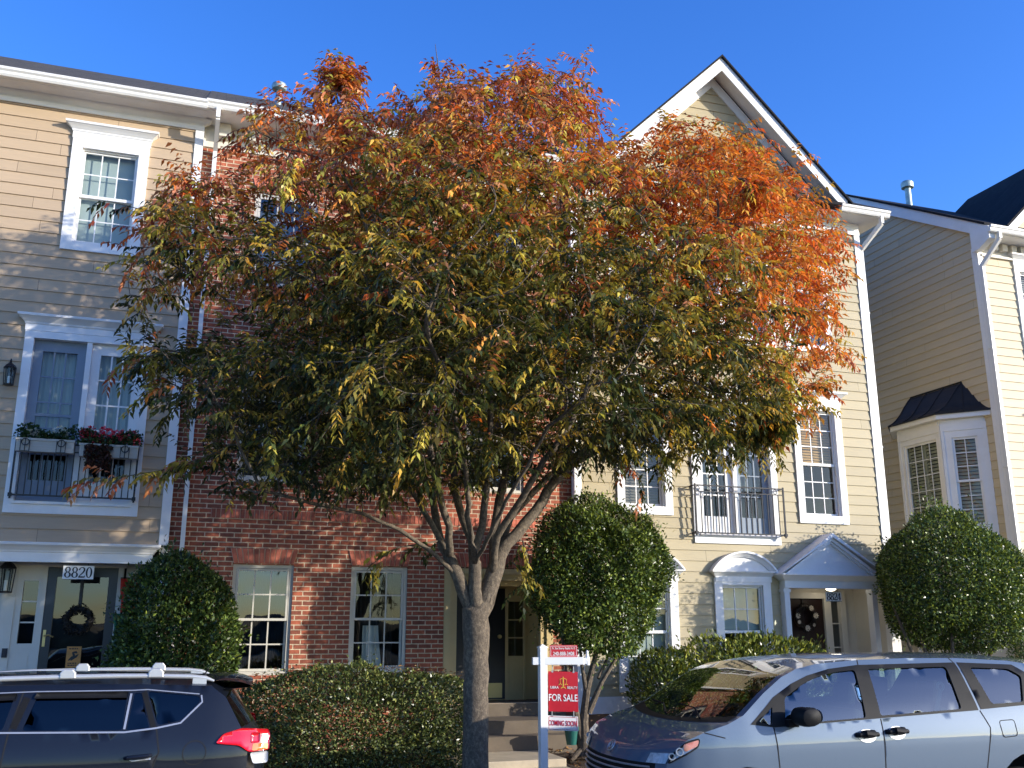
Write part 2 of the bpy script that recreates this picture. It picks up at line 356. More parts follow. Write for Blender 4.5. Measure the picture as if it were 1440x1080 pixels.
def holed(u0,u1,z0,z1,holes,depth=.1,y=0.):
    xs=sorted({u0,u1}|{v for h in holes for v in h[:2]}); zs=sorted({z0,z1}|{v for h in holes for v in h[2:4]}); mb=MB()
    inh=lambda x,z:any(h[0]<x<h[1] and h[2]<z<h[3] for h in holes)
    for i in range(len(xs)-1):
        for j in range(len(zs)-1):
            if not inh((xs[i]+xs[i+1])/2,(zs[j]+zs[j+1])/2): mb.quad((xs[i],y,zs[j]),(xs[i+1],y,zs[j]),(xs[i+1],y,zs[j+1]),(xs[i],y,zs[j+1]))
    for h in holes:
        a,b,c,d=h[:4]; D=y+depth
        mb.quad((a,y,c),(a,y,d),(a,D,d),(a,D,c)); mb.quad((b,y,d),(b,y,c),(b,D,c),(b,D,d)); mb.quad((a,y,d),(b,y,d),(b,D,d),(a,D,d)); mb.quad((a,y,c),(a,D,c),(b,D,c),(b,y,c))
    return mb
def crown(x0,x1,steps,mb=None,back=0.):
    """moulding: steps [(z,projection)], ends return by the same projection"""
    mb=mb or MB(); p0=steps[0][1]
    rows=[]
    for z,p in steps:
        e=p-p0; rows.append([(x0-e,back,z),(x0-e,-p,z),(x1+e,-p,z),(x1+e,back,z)])
    mb.grid(rows); mb.poly(list(reversed(rows[0]))); mb.poly(rows[-1]); return mb
HOODSTEPS=lambda z:[(z,.05),(z+.015,.062),(z+.035,.066),(z+.07,.10),(z+.10,.135),(z+.105,.15),(z+.135,.155),(z+.14,.15)]
def flatbox(mb,x0,x1,z0,z1,y0,y1): mb.box(x0,x1,y0,y1,z0,z1)
def window(parent,fr,x0,x1,z0,z1,cw=.14,cb=.14,ct=.14,cols=3,rows=2,trim='white',hood=None,blind=None,blindmat='blindgreen',glass='glass',zm=None,single=False,mw=.016,proud=.045,sill=False,blindlo=None,sashw=.045,frm='white',blindy=.15,brick=False):
    c=MB()
    if brick:
        c.box(x0,x0+cw,.03,.11,z0,z1); c.box(x1-cw,x1,.03,.11,z0,z1); c.box(x0+cw,x1-cw,.03,.11,z1-cw,z1); c.box(x0+cw,x1-cw,.025,.12,z0,z0+cw)
        x0+=cw;x1-=cw;z0+=cw;z1-=cw
    else:
        c.box(x0-cw,x0,-proud,.10,z0-cb,z1); c.box(x1,x1+cw,-proud,.10,z0-cb,z1); c.box(x0-cw,x1+cw,-proud-.002,.10,z1,z1+ct); c.box(x0,x1,-proud+.003,.10,z0-cb,z0)
        if sill: c.box(x0-cw-.02,x1+cw+.02,-proud-.03,-proud+.01,z0-.03,z0)
        # inner stop
        c.box(x0,x0+.02,.0,.03,z0,z1); c.box(x1-.02,x1,.0,.03,z0,z1); c.box(x0+.02,x1-.02,.0,.03,z1-.02,z1)
    w=bd(c,fr).build('window',M[trim],parent)
    if hood=='straight':
        h=MB(); h.box(x0-cw-.01,x1+cw+.01,-.052,0,z1+ct+.002,z1+ct+.10); crown(x0-cw-.01,x1+cw+.01,HOODSTEPS(z1+ct+.10),h); bd(h,fr).build('hood',M[trim],w)
    elif hood: bd(hood,fr).build('hood',M[trim],w)
    zm=zm or (z0+z1)/2
    def sash(za,zb,y,n,m):
        s=MB(); g=MB(); u=s
        sw=sashw; s.box(x0+.004,x0+sw,y,y+.035,za,zb); s.box(x1-sw,x1-.004,y,y+.035,za,zb); s.box(x0+sw,x1-sw,y,y+.034,za,za+sw); s.box(x0+sw,x1-sw,y,y+.034,zb-sw,zb-.004)
        a,b,cz,d=x0+sw,x1-sw,za+sw,zb-sw; g.quad((a,y+.02,cz),(b,y+.02,cz),(b,y+.02,d),(a,y+.02,d))
        for i in range(1,n): xx=a+(b-a)*i/n; u.box(xx-mw/2,xx+mw/2,y+.012,y+.019,cz,d)
        for j in range(1,m): zz=cz+(d-cz)*j/m; u.box(a,b,y+.0125,y+.0185,zz-mw/2,zz+mw/2)
        bd(s,fr).build('sash',M[frm],w); bd(g,fr).build('pane',M[glass],w)
    if single: sash(z0+.004,z1-.004,.045,cols,rows)
    else: sash(zm-.02,z1-.003,.035,cols,rows); sash(z0+.003,zm+.02,.072,cols,rows)
    if blind:
        q=MB(); zb=blindlo if blindlo is not None else z0
        if blind=='slats':
            z=z1-.03
            while z>zb: q.quad((x0+.02,blindy-.012,z-.042),(x1-.02,blindy-.012,z-.042),(x1-.02,blindy+.012,z),(x0+.02,blindy+.012,z)); z-=.048
        elif blind=='curtain':
            n=40; P=[[(x0+(x1-x0)*i/n,blindy+.018*math.sin(i*1.9)+.01*math.sin(i*.7),zz) for i in range(n+1)] for zz in (zb,z1)]
            q.grid(P)
        else: q.quad((x0,blindy,zb),(x1,blindy,zb),(x1,blindy,z1),(x0,blindy,z1))
        bd(q,fr).build('blind',M[blindmat],w)
    return w
def gutter(x0,x1,Y,z):
    """K-style gutter, back at Y, top at z"""
    mb=MB(); pr=[(Y,z-.125),(Y-.075,z-.125),(Y-.095,z-.095),(Y-.10,z-.06),(Y-.125,z-.035),(Y-.13,z-.004),(Y-.13,z),(Y-.118,z),(Y-.118,z-.01),(Y,z-.012)]
    mb.extr([(x0,y,q) for y,q in pr],(x1-x0,0,0)); return mb
def downspout(path,w=.062,d=.085,side=0):
    mb=MB()
    P=[Vector(p) for p in path]
    for a,b in zip(P[:-1],P[1:]):
        dd=(b-a).normalized(); e=dd*.02; mb.bar(a-e*0,b+e,w,d) if abs(dd.z)<.9 else mb.box(min(a.x,b.x)-w/2,max(a.x,b.x)+w/2,a.y-d/2,a.y+d/2,min(a.z,b.z),max(a.z,b.z))
    for z in side or (): q=P[-1]; mb.box(q.x-w/2-.012,q.x+w/2+.012,q.y-d/2-.004,q.y+d/2+.02,z,z+.035)
    return mb
def roofslab(x0,x1,ye,ze,pitch,yr,th=.06):
    mb=MB(); zr=ze+(yr-ye)*pitch
    mb.extr([(x0,ye,ze),(x0,yr,zr),(x0,2*yr-ye,ze),(x0,2*yr-ye,ze-th),(x0,yr,zr-th),(x0,ye,ze-th)],(x1-x0,0,0)); return mb
def shell(x0,x1,y0,y1,z0,z1,side=True):
    """party walls, rear wall and upper floor slab closing the house"""
    mb=MB(); mb.box(x0,x0+.1,y0,y1,z0,z1); mb.box(x1-.1,x1,y0,y1,z0,z1); mb.box(x0+.1,x1-.1,y1-.1,y1,z0,z1); mb.box(x0+.1,x1-.1,y0+.05,y1-.1,z1-.06,z1-.001)
    for zf in (2.95,6.15): mb.box(x0+.1,x1-.1,y0+.12,y1-.1,zf,zf+.2)
    return mb
YA,YB,YC,YD=14.3,14.42,14.3,14.4
EZ=9.75   # gutter top height
# ================================================================ house A : tan clapboard, left
hA=thing('townhouse','tan clapboard townhouse at the left edge, with a black balcony rail and flower boxes','townhouse',(-3,YA,0),group='row of attached townhouses')
fA=FR(YA); A0=-6.4; A1=-.22
w2=(-1.90,-1.12,7.42,8.90); w1=(-2.22,-.78,3.64,5.92); w3=(-5.3,-4.5,7.42,8.90)
w5=(-5.5,-4.0,3.64,5.92)
hs=[(w2[0]-.12,w2[1]+.12,w2[2]-.12,w2[3]+.12),(w1[0]-.1,w1[1]+.1,w1[2]-.12,w1[3]+.1),(w3[0]-.12,w3[1]+.12,w3[2]-.12,w3[3]+.12),(w5[0]-.1,w5[1]+.1,w5[2]-.12,w5[3]+.1)]
bd(siding(A0,A1-.11,3.09,9.49,hs,seed=3,zref=3.10),fA).build('clapboard_wall',M['tan'],hA)
mb=MB(); mb.box(A1-.125,A1,-.032,.12,3.10,9.52); bd(mb,fA).build('corner_board',M['white'],hA)
mb=MB(); mb.box(A0,A1,-.03,.02,9.48,9.64); mb.box(A0,A1,-.045,-.028,9.47,9.52); bd(mb,fA).build('frieze_board',M['white'],hA)
mb=MB(); mb.box(A0,A1+.01,-.39,.02,9.635,9.655); mb.box(A0,A1+.01,-.40,-.37,9.62,9.74); crown(A0,A1+.005,[(9.55,.03),(9.57,.045),(9.60,.10),(9.632,.13)],mb); bd(mb,fA).build('soffit',M['white'],hA)
gutter(A0,A1+.02,YA-.40,EZ).build('gutter',M['gutter'],hA)
roofslab(A0,A1,13.80,EZ+.015,.60,19.0).build('roof',M['shingle'],hA)
shell(A0,A1-.001,YA+.13,24,0,9.62).build('party_wall',M['room'],hA)
for q in (w2,w3): window(hA,fA,*q,hood='straight',blind='flat',cw=.145,blindmat='blindgreen',rows=2,blindy=.16)
def juliet(parent,fr,q,hood,screen_left=True):
    """paired french doors behind a rail: casing, mullion, two leaves with panes"""
    x0,x1,z0,z1=q; c=MB(); cw=.12; xm=(x0+x1)/2
    c.box(x0-cw,x0,-.045,.10,z0-.16,z1); c.box(x1,x1+cw,-.045,.10,z0-.16,z1); c.box(x0-cw-.003,x1+cw+.003,-.047,.10,z1,z1+.10); c.box(x0,x1,-.042,.1,z0-.16,z0); c.box(x0-.02,x1+.02,-.075,-.03,z0-.035,z0); c.box(xm-.035,xm+.035,-.03,.08,z0,z1)
    w=bd(c,fr).build('balcony_door',M['white'],parent)
    if hood:
        h=MB(); h.box(x0-cw-.01,x1+cw+.01,-.052,0,z1+.102,z1+.19); crown(x0-cw-.01,x1+cw+.01,HOODSTEPS(z1+.19),h); bd(h,fr).build('hood',M['white'],w)
    for k,(a,b) in enumerate(((x0,xm-.035),(xm+.035,x1))):
        scr=(k==0)==screen_left; mt='dooriron' if scr else 'white'; s=MB(); y=.06 if scr else .03; st=.12
        s.box(a,a+st,y,y+.04,z0,z1); s.box(b-st,b,y,y+.04,z0,z1); s.box(a+st,b-st,y,y+.039,z1-.16,z1); s.box(a+st,b-st,y,y+.039,z0,z0+.30)
        m2=s; g=MB(); aa,bb,za,zb=a+st,b-st,z0+.30,z1-.16; g.quad((aa,y+.03,za),(bb,y+.03,za),(bb,y+.03,zb),(aa,y+.03,zb))
        for i in (1,2): xx=aa+(bb-aa)*i/3; m2.box(xx-.011,xx+.011,y+.012,y+.026,za,zb)
        for j in range(1,5): zz=za+(zb-za)*j/5; m2.box(aa,bb,y+.0125,y+.0255,zz-.011,zz+.011)
        if scr and screen_left:
            m2.box(aa-.02,bb+.02,y-.004,y+.008,(za+zb)/2-.02,(za+zb)/2+.02)
        bd(s,fr).build('door_leaf',M[mt],w); bd(g,fr).build('pane',M['glass'],w)
    q2=MB(); q2.grid([[(x0+(x1-x0)*i/60,.2+.02*math.sin(i*1.4),zz) for i in range(61)] for zz in (z0+ (z1-z0)*.34,z1)]); bd(q2,fr).build('curtain',M['blindgrey' if not screen_left else 'curtain'],w)
    return w
juliet(hA,fA,w1,True); juliet(hA,fA,w5,True)
def rail(parent,fr,x0,x1,z0,z1,out,mat,n,scroll=True,ret=True):
    mb=MB(); y=-out
    for z,t in ((z0,.022),(z1,.022)): mb.box(x0,x1,y-.011,y+.011,z-t/2,z+t/2)
    if scroll: mb.box(x0,x1,y-.009,y+.009,z1-.112,z1-.096)
    for i in range(n+1):
        x=x0+(x1-x0)*i/n; mb.box(x-.007,x+.007,y-.007,y+.007,z0+.008,z1-.1 if scroll and 0<i<n else z1-.008)
    if scroll:
        for i in range(n):
            if i%2==0: mb.torus((x0+(x1-x0)*(i+.5)/n,y,z1-.053),(0,1,0),.036,.006,14,5)
    if ret:
        for x in (x0,x1):
            for z in (z0,z1): mb.box(x-.009,x+.009,y,.0,z-.0085,z+.0085)
            mb.box(x-.012,x+.012,y-.012,y+.012,z0-.05,z1+.03)
    for x in (x0,x1): mb.box(x-.024,x+.024,y-.024,y+.024,z0-.024,z0+.024)
    return bd(mb,fr).build('balcony_rail',M[mat],parent)
rail(hA,fA,-2.26,-.72,3.71,4.42,.13,'black',19); rail(hA,fA,-5.54,-3.96,3.71,4.42,.13,'black',19)
# overhang band over the porch
mb=MB(); crown(A0,A1-.19,[(2.84,.03),(2.965,.03),(2.97,.045),(2.99,.05),(3.03,.085),(3.055,.12),(3.06,.13),(3.09,.135),(3.095,.12)],mb,back=.1); bd(mb,fA).build('porch_beam',M['white'],hA)
mb=MB(); mb.box(A0,A1,.0,.9,2.86,2.88); bd(mb,fA).build('porch_ceiling',M['offwhite'],hA)
mb=MB(); mb.box(-.33,A1,.05,.17,.1,3.08); bd(mb,fA).build('porch_post',M['white'],hA)
# ground floor back wall Y=14.95
g=.6; dx0,dx1,dz0,dz1=-1.77,-.86,.70,2.81
mb=MB(); pw=holed(A0,-.2,.1,2.87,[(-2.22,-.76,.70,2.845)],.12,g+.05); bd(pw,fA).build('porch_wall',M['offwhite'],hA)
mb=MB(); mb.box(-2.30,dx1+.10,g-.02,g+.05,dz1,dz1+.045); mb.box(dx1,dx1+.07,g-.02,g+.12,.7,dz1); mb.box(dx0-.06,dx0,g-.02,g+.12,.7,dz1); mb.box(-2.30,-2.14,g-.02,g+.12,.7,dz1)
mb.box(-2.14,-2.06,g,g+.1,.7,dz1);mb.box(-1.87,-1.83,g,g+.1,.7,dz1); mb.box(-2.06,-1.87,g+.002,g+.1,2.62,dz1); mb.box(-2.06,-1.87,g+.002,g+.1,.7,1.78)
mb.box(-2.03,-1.90,g-.008,g+.01,1.0,1.62); mb.box(-2.055,-1.875,g+.02,g+.05,2.05,2.07); mb.box(-2.055,-1.875,g+.02,g+.05,2.33,2.35)
df=bd(mb,fA).build('entry_frame',M['offwhite'],hA)
mb=MB(); mb.quad((-2.06,g+.04,1.78),(-1.87,g+.04,1.78),(-1.87,g+.04,2.62),(-2.06,g+.04,2.62)); bd(mb,fA).build('sidelight',M['glassdk'],df)
mb=MB(); fw_=.12
mb.box(dx0,dx0+fw_,g,g+.05,dz0,dz1); mb.box(dx1-fw_,dx1,g,g+.05,dz0,dz1); mb.box(dx0+fw_,dx1-fw_,g+.001,g+.05,dz1-.13,dz1); mb.box(dx0+fw_,dx1-fw_,g+.001,g+.05,dz0,dz0+.18)
dr=bd(mb,fA).build('storm_door',M['doornavy'],hA)
mb=MB(); mb.quad((dx0+fw_,g+.03,dz0+.18),(dx1-fw_,g+.03,dz0+.18),(dx1-fw_,g+.03,dz1-.13),(dx0+fw_,g+.03,dz1-.13)); bd(mb,fA).build('pane',M['glassdk'],dr)
mb=MB(); mb.box(dx0+.1,dx1-.1,g+.10,g+.14,dz0,dz1-.05); bd(mb,fA).build('inner_door',M['doornavy'],dr)
mb=MB(); mb.box(-1.745,-1.71,g-.012,g,1.74,1.96); mb.tube([fA((-1.728,g,1.88)) ,fA((-1.728,g-.05,1.88)),fA((-1.67,g-.055,1.895)),fA((-1.61,g-.05,1.865))],.011,6); 
hb=MB(); hb.v=[tuple(fA(Vector(p))) if i<8 else p for i,p in enumerate(mb.v)]; hb.f=mb.f; hb.t=mb.t; hb.build('handle',M['brass'],dr)
mb=MB(); mb.box(-2.22,-2.155,g-.045,g-.02,1.60,1.72); mb.box(-2.205,-2.17,g-.055,g-.045,1.63,1.70); bd(mb,fA).build('mail_slot',M['grey'],hA)
mb=MB(); mb.box(A0,A1,.0,g+.3,.1,.69); bd(mb,fA).build('porch_floor',M['concrete'],hA)
# ================================================================ house B : brick
hB=thing('townhouse','red brick townhouse with flat brick window arches, behind the autumn tree','townhouse',(2.8,YB,0),group='row of attached townhouses')
fB=FR(YB); B0,B1=A1+.002,5.90
gw1=(.68,1.53,1.34,2.87); gw2=(2.37,3.22,1.36,2.87); dop=(3.79,5.56,.88,2.88)
up=[(.62,1.60,4.07,5.75),(2.32,3.30,4.07,5.75),(4.10,5.08,4.07,5.75),(.62,1.60,7.1,8.65),(2.32,3.30,7.1,8.65),(4.10,5.08,7.1,8.65)]
bd(holed(B0,B1,.1,9.30,[gw1,gw2,dop]+up,.11),fB).build('brick_wall',M['brick'],hB)
def jackarch(x0,x1,zb,zt,fr,parent,splay=.055,proud=.018):
    c=MB(); c.extr([(x0+.002,-proud+.008,zb),(x1-.002,-proud+.008,zb),(x1+splay-.002,-proud+.008,zt-.002),(x0-splay+.002,-proud+.008,zt-.002)],(0,.03,0)); o=bd(c,fr).build('brick_arch',M['mortar'],parent)
    n=int((x1-x0)/.0665); mb=MB(); rs=random.Random(int(x0*100))
    for i in range(n):
        f=lambda t,s:(x0-s+(x1-x0+2*s)*t); a,b=(i+.09)/n,(i+.91)/n
        mb.extr([(f(a,0),-proud,zb+.003),(f(b,0),-proud,zb+.003),(f(b,splay),-proud,zt-.004),(f(a,splay),-proud,zt-.004)],(0,.02,0),rs.uniform(-1,1))
    bd(mb,fr).build('arch_brick',M['brickface'],o)
jackarch(gw1[0],gw1[1],2.885,3.095,fB,hB); jackarch(gw2[0],gw2[1],2.885,3.105,fB,hB); jackarch(3.85,5.50,2.895,3.105,fB,hB)
for u in up: jackarch(u[0],u[1],u[3]+.015,u[3]+.22,fB,hB)
for a,b in ((.32,1.80),(2.03,3.50),(3.80,5.28)): jackarch(a,b,3.52,3.655,fB,hB,0,.012)
for q in (gw1,gw2):
    window(hB,fB,*q,trim='vinyl',frm='vinyl',brick=True,cw=.05,glass='glassblue' if q is gw1 else 'glass',sashw=.035,mw=.02,blind='curtain',blindy=.75,blindmat='room')  # dark sheet behind these panes stands in for the unlit room
for u in up: window(hB,fB,*u,trim='vinyl',frm='vinyl',brick=True,cw=.05,sashw=.04,mw=.02,glass='glassblue',blind='flat',blindmat='blindgrey',blindy=.3)
# white drape in the ground floor window
mb=MB(); mb.grid([[(2.62+.30*i/14*(1-.25*math.sin(zz*2)),.3+.03*math.sin(i*1.7),1.40+zz) for i in range(15)] for zz in (0,.2,.4,.55,.62)]); bd(mb,fB).build('drape',M['signwhite'],hB)
# door recess
mb=MB(); mb.box(3.79,3.80,.0,.70,.88,2.88); mb.box(5.55,5.56,.0,.70,.88,2.88); mb.box(3.80,5.55,.11,.72,2.62,2.88); bd(mb,fB).build('entry_recess',M['doortan'],hB)
mb=MB(); mb.box(3.795,3.90,-.01,.08,.88,2.79); mb.box(5.45,5.555,-.01,.08,.88,2.79); mb.box(3.795,5.555,-.012,.08,2.79,2.875); mb.box(3.90,4.0,.02,.1,.88,2.70); mb.box(5.36,5.45,.02,.1,.88,2.70); mb.box(4.0,5.36,.02,.1,2.70,2.79)
df=bd(mb,fB).build('entry_frame',M['doortan'],hB)
mb=MB(); y=.66; mb.box(3.80,5.55,y+.02,y+.08,.88,2.62); mb.box(4.98,5.03,y-.03,y+.02,.88,2.62); mb.box(5.29,5.33,y-.03,y+.02,.88,2.62); mb.box(5.03,5.29,y-.015,y+.02,.88,1.55); mb.box(5.07,5.25,y-.022,y-.015,1.0,1.44); mb.box(5.03,5.29,y-.015,y+.02,2.4,2.62); mb.box(4.03,4.08,y-.03,y+.02,.88,2.62)
bd(mb,fB).build('door_surround',M['doortan'],hB)
mb=MB(); mb.quad((5.03,y+.005,1.55),(5.29,y+.005,1.55),(5.29,y+.005,2.4),(5.03,y+.005,2.4)); sl=bd(mb,fB).build('sidelight',M['glassdk'],hB)
mb=MB(); mb.box(5.03,5.29,y-.008,y+.004,1.82,1.84); mb.box(5.03,5.29,y-.008,y+.004,2.1,2.12); bd(mb,fB).build('muntin',M['doortan'],sl)
mb=MB(); mb.box(4.08,4.98,y-.02,y+.02,.90,2.60); dr=bd(mb,fB).build('front_door',M['doorblack'],hB)
mb=MB(); mb.box(4.13,4.93,y-.026,y-.02,.92,1.14); bd(mb,fB).build('kick_plate',M['brass'],dr)
mb=MB(); mb.tube([fB((4.88,y-.02,1.85)),fB((4.88,y-.07,1.85))],.03,10); mb.build('handle',M['brass'],dr)
mb=MB(); mb.box(3.7,5.75,-.02,.70,.1,.878); bd(mb,fB).build('porch_slab',M['stepstone'],hB)
mb=MB(); mb.box(3.72,5.7,13.66,YB-.02,.1,.70); mb.box(3.72,5.7,13.36,13.659,.1,.52); mb.build('front_steps',M['stepstone'],hB)
# frieze with brackets, soffit, gutter
mb=MB(); mb.box(B0,B1,-.03,.02,9.28,9.66); bd(mb,fB).build('frieze_board',M['offwhite'],hB)
for i in range(13): x=B0+.22+i*.46; mb=MB(); mb.box(x,x+.17,-.17,-.03,9.43,9.645); bd(mb,fB).build('bracket',M['offwhite'],hB)
mb=MB(); mb.box(B0,B1,-.51,.02,9.65,9.67); mb.box(B0,B1,-.52,-.49,9.64,9.765); bd(mb,fB).build('soffit',M['white'],hB)
gutter(B0,B1-.02,YB-.52,EZ+.02).build('gutter',M['gutter'],hB)
r=roofslab(B0,B1,13.80,EZ+.03,.60,19.0).build('roof',M['shingle'],hB)
mb=MB(); mb.lathe([(.055,0),(.055,.52),(.05,.53)],(1.02,16.9,11.50),14); mb.lathe([(.075,.42),(.13,.45),(.145,.50),(.13,.56),(.07,.60),(.0,.61)],(1.02,16.9,11.50),16); mb.build('vent_pipe',M['galv'],r,smooth=True)
shell(B0,B1,YB+.78,24,0,9.62).build('party_wall',M['room'],hB)
mb=downspout([(-.035,13.84,9.66),(-.035,13.84,9.50),(-.035,14.345,9.20),(-.035,14.345,.3)],side=(2.2,4.9,7.6)); mb.build('downspout',M['gutter'],hB)
# ================================================================ house C : cream with gable
hC=thing('townhouse','cream clapboard townhouse with a tall white gable and a lit porch','townhouse',(9,YC,0),group='row of attached townhouses')
fC=FR(YC); C0,C1=5.90,11.97
cw1=(10.27,11.03,3.90,5.80); cwl=(6.79,7.53,3.94,5.80); cj=(8.17,9.60,3.52,5.80); gwa=(8.52,9.30,1.15,2.68); gwb=(6.76,7.54,1.15,2.68)
t3=[(6.72,7.48,7.05,8.5),(8.0,8.76,7.05,8.5),(9.0,9.76,7.05,8.5),(10.25,11.0,7.05,8.5)]
hs=[(q[0]-.11,q[1]+.11,q[2]-.11,q[3]+.11) for q in [cw1,cwl,cj,gwa,gwb]+t3]+[(9.70,11.86,.3,2.72)]
apex=(8.87,12.26); slope=.985
lim=lambda z:(apex[0]-(apex[1]-z)/slope,apex[0]+(apex[1]-z)/slope)
sd=siding(C0+.12,C1-.12,.95,9.43,hs,seed=5,zref=.95)
sd.merge(siding(C0,C1,9.43,12.12,[],seed=6,zref=.95,lim=lambda z:(max(C0+.12,lim(z)[0]+.12),min(C1-.12,lim(z)[1]-.12))))
bd(sd,fC).build('clapboard_wall',M['cream'],hC)
for xa,xb in ((C1-.125,C1),(C0,C0+.125)): mb=MB(); mb.box(xa,xb,-.032,.1,.9,9.45); bd(mb,fC).build('corner_board',M['white'],hC)
mb=MB(); mb.box(C0,C1,-.035,.1,.70,.95); bd(mb,fC).build('skirt_board',M['white'],hC)
mb=MB(); mb.box(C0+.02,C1,.0,.2,0,.70); bd(mb,fC).build('foundation',M['found'],hC)
def archhood(x0,x1,z):
    h=MB(); h.box(x0+.09,x1-.09,-.06,0,z-.18,z-.09); crown(x0+.08,x1-.08,[(z-.09,.06),(z-.07,.075),(z-.03,.115),(z-.025,.135),(z,.14),(z+.002,.13)],h)
    c=(x1-x0)/2; rise=.325; Rr=(c*c+rise*rise)/(2*rise); cz=z+rise-Rr; xm=(x0+x1)/2; a0=math.asin(c/Rr); n=22
    def arc(r,y): return [(xm+r*math.sin(-a0+2*a0*i/n),y,cz+r*math.cos(-a0+2*a0*i/n)) for i in range(n+1)]
    pr=[(Rr,0),(Rr,-.14),(Rr-.03,-.14),(Rr-.05,-.11),(Rr-.095,-.07),(Rr-.10,-.045),(Rr-.10,0)]
    rows=[[(p[0],p[1],max(p[2],z+.001)) for p in arc(r,y)] for r,y in pr]; h.grid(list(map(list,zip(*rows))))
    t=arc(Rr-.09,-.04); h.poly([(p[0],p[1],max(p[2],z)) for p in t]); return h
window(hC,fC,*cw1,hood='straight',cw=.135,ct=.12,rows=3,blind='slats',blindmat='blindwood',blindlo=4.82,zm=4.82)
window(hC,fC,*cwl,hood='straight',cw=.135,ct=.12,rows=3,blind='slats',blindmat='blindbrown')
for q in (gwa,gwb): window(hC,fC,*q,cw=.15,ct=.10,hood=archhood(q[0]-.225,q[1]+.255,2.91),cols=3,rows=2,blind='flat',blindmat='curtain',blindlo=1.95 if q is gwa else 1.2,zm=1.92)
for q in t3: window(hC,fC,*q,hood='straight',cw=.13,ct=.12,blind='flat',blindmat='blindgreen')
juliet(hC,fC,cj,True,False)
rail(hC,fC,8.02,9.74,3.52,4.31,.16,'grey',16,scroll=True)
# gable trim, cornice
def rake(dx,y0,y1,w,zofs):
    """pair of raking boards along the gable; w is height of board"""
    mb=MB(); ax,az=apex; ext=2.58+dx
    for s in (-1,1):
        a=(ax,y0,az+zofs); b=(ax+s*ext,y0,az+zofs-ext*slope); dz=w/math.cos(math.atan(slope))
        mb.extr([a,b,(b[0],y0,b[2]-dz),(a[0],y0,a[2]-dz)],(0,y1-y0,0))
    return mb
bd(rake(0,-.42,-.385,.19,.16),fC).build('rake_board',M['white'],hC,fix=True)
bd(rake(-.02,-.035,.02,.17,-.0),fC).build('rake_frieze',M['white'],hC,fix=True)
mb=MB(); ax,az=apex
for s in (-1,1):
    e=2.56; o=.10; mb.extr([(ax,-.384,az+o),(ax+s*e,-.384,az+o-e*slope),(ax+s*e,-.384,az+o-.025-e*slope),(ax,-.384,az+o-.025)],(0,.384,0))
bd(mb,fC).build('gable_soffit',M['white'],hC,fix=True)
mb=MB()
for s in (-1,1):
    e=2.70; o=.205; mb.extr([(ax,-.47,az+o),(ax+s*e,-.47,az+o-e*slope),(ax+s*e,-.47,az+o-.045-e*slope),(ax,-.47,az+o-.045)],(0,5.2,0))
mb2=roofslab(C0,C1+.40,13.80-YC,EZ+.03,.60,19.0-YC); mb.merge(mb2)
rC=bd(mb,fC).build('roof',M['shingledk'],hC,fix=True)
mb=MB(); mb.box(C0,C1+.38,-.39,.02,9.635,9.655); mb.box(C0,C1,-.028,.02,9.43,9.64); mb.box(C0,C1,-.045,-.028,9.38,9.46); mb.box(C1,C1+.38,.02,.4,9.635,9.655); mb.box(11.3,C1+.38,-.40,-.375,9.62,9.74); mb.box(C0,6.4,-.40,-.375,9.62,9.74)
bd(mb,fC).build('soffit',M['white'],hC)
gutter(11.25,C1+.38,YC-.40,EZ).build('gutter',M['gutter'],hC); gutter(C0,6.35,YC-.40,EZ).build('gutter',M['gutter'],hC)
mb=downspout([(C1+.20,YC-.45,9.65),(C1+.20,YC-.45,9.50),(C1+.045,YC+.02,9.10),(C1+.045,YC+.02,.4)],.06,.08,side=(2.5,5.2,7.8)); mb.build('downspout',M['gutter'],hC)
mb=shell(C0,C1,YC+1.0,24,0,9.62); mb.box(C0+.005,C0+.1,YC+.14,YC+1.0,0,9.62); mb.box(C1-.1,C1-.005,YC+.1,YC+1.0,.1,9.62); mb.build('party_wall',M['cream'],hC)
# recessed porch
mb=MB(); mb.box(9.66,9.70,.02,.95,.6,2.72); mb.box(11.86,11.90,.02,.95,.6,2.72); mb.box(9.66,11.90,.92,.98,.6,2.72); bd(mb,fC).build('porch_wall',M['offwhite'],hC)
mb=MB(); mb.box(9.66,11.90,-.02,.95,2.69,2.73); bd(mb,fC).build('porch_ceiling',M['offwhite'],hC)
mb=MB(); mb.box(9.66,11.90,-.6,.95,.1,.60); bd(mb,fC).build('porch_floor',M['concrete'],hC)
mb=MB(); y=.86; mb.box(10.13,10.22,y-.05,y+.06,.6,2.60); mb.box(11.12,11.22,y-.05,y+.06,.6,2.60); mb.box(10.22,11.12,y-.052,y+.06,2.50,2.60); mb.box(11.22,11.28,y-.03,y+.06,.6,2.58); mb.box(11.46,11.58,y-.05,y+.06,.6,2.60); mb.box(11.28,11.46,y-.03,y+.06,2.46,2.58); mb.box(11.28,11.46,y-.03,y+.06,.6,1.2); mb.box(11.28,11.46,y-.0,y+.03,1.63,1.65); mb.box(11.28,11.46,y-.0,y+.03,2.05,2.07); df=bd(mb,fC).build('entry_frame',M['offwhite'],hC)
mb=MB(); mb.quad((11.28,y+.03,1.2),(11.46,y+.03,1.2),(11.46,y+.03,2.46),(11.28,y+.03,2.46)); bd(mb,fC).build('sidelight',M['glassdk'],df)
mb=MB(); mb.box(10.22,11.12,y,y+.05,.62,2.50)
for a,b in ((10.30,10.62),(10.72,11.04)):
    for c_,d in ((.8,1.35),(1.45,2.05),(2.12,2.4)): mb.box(a,b,y-.008,y,c_,d)
dr=bd(mb,fC).build('front_door',M['doordark'],hC)
mb=MB(); mb.lathe([(.0,-.07),(.06,-.06),(.09,-.03),(.095,0)],(11.0,YC+.42,2.69),16); mb.build('porch_light',M['porchlamp'],hC,smooth=True)
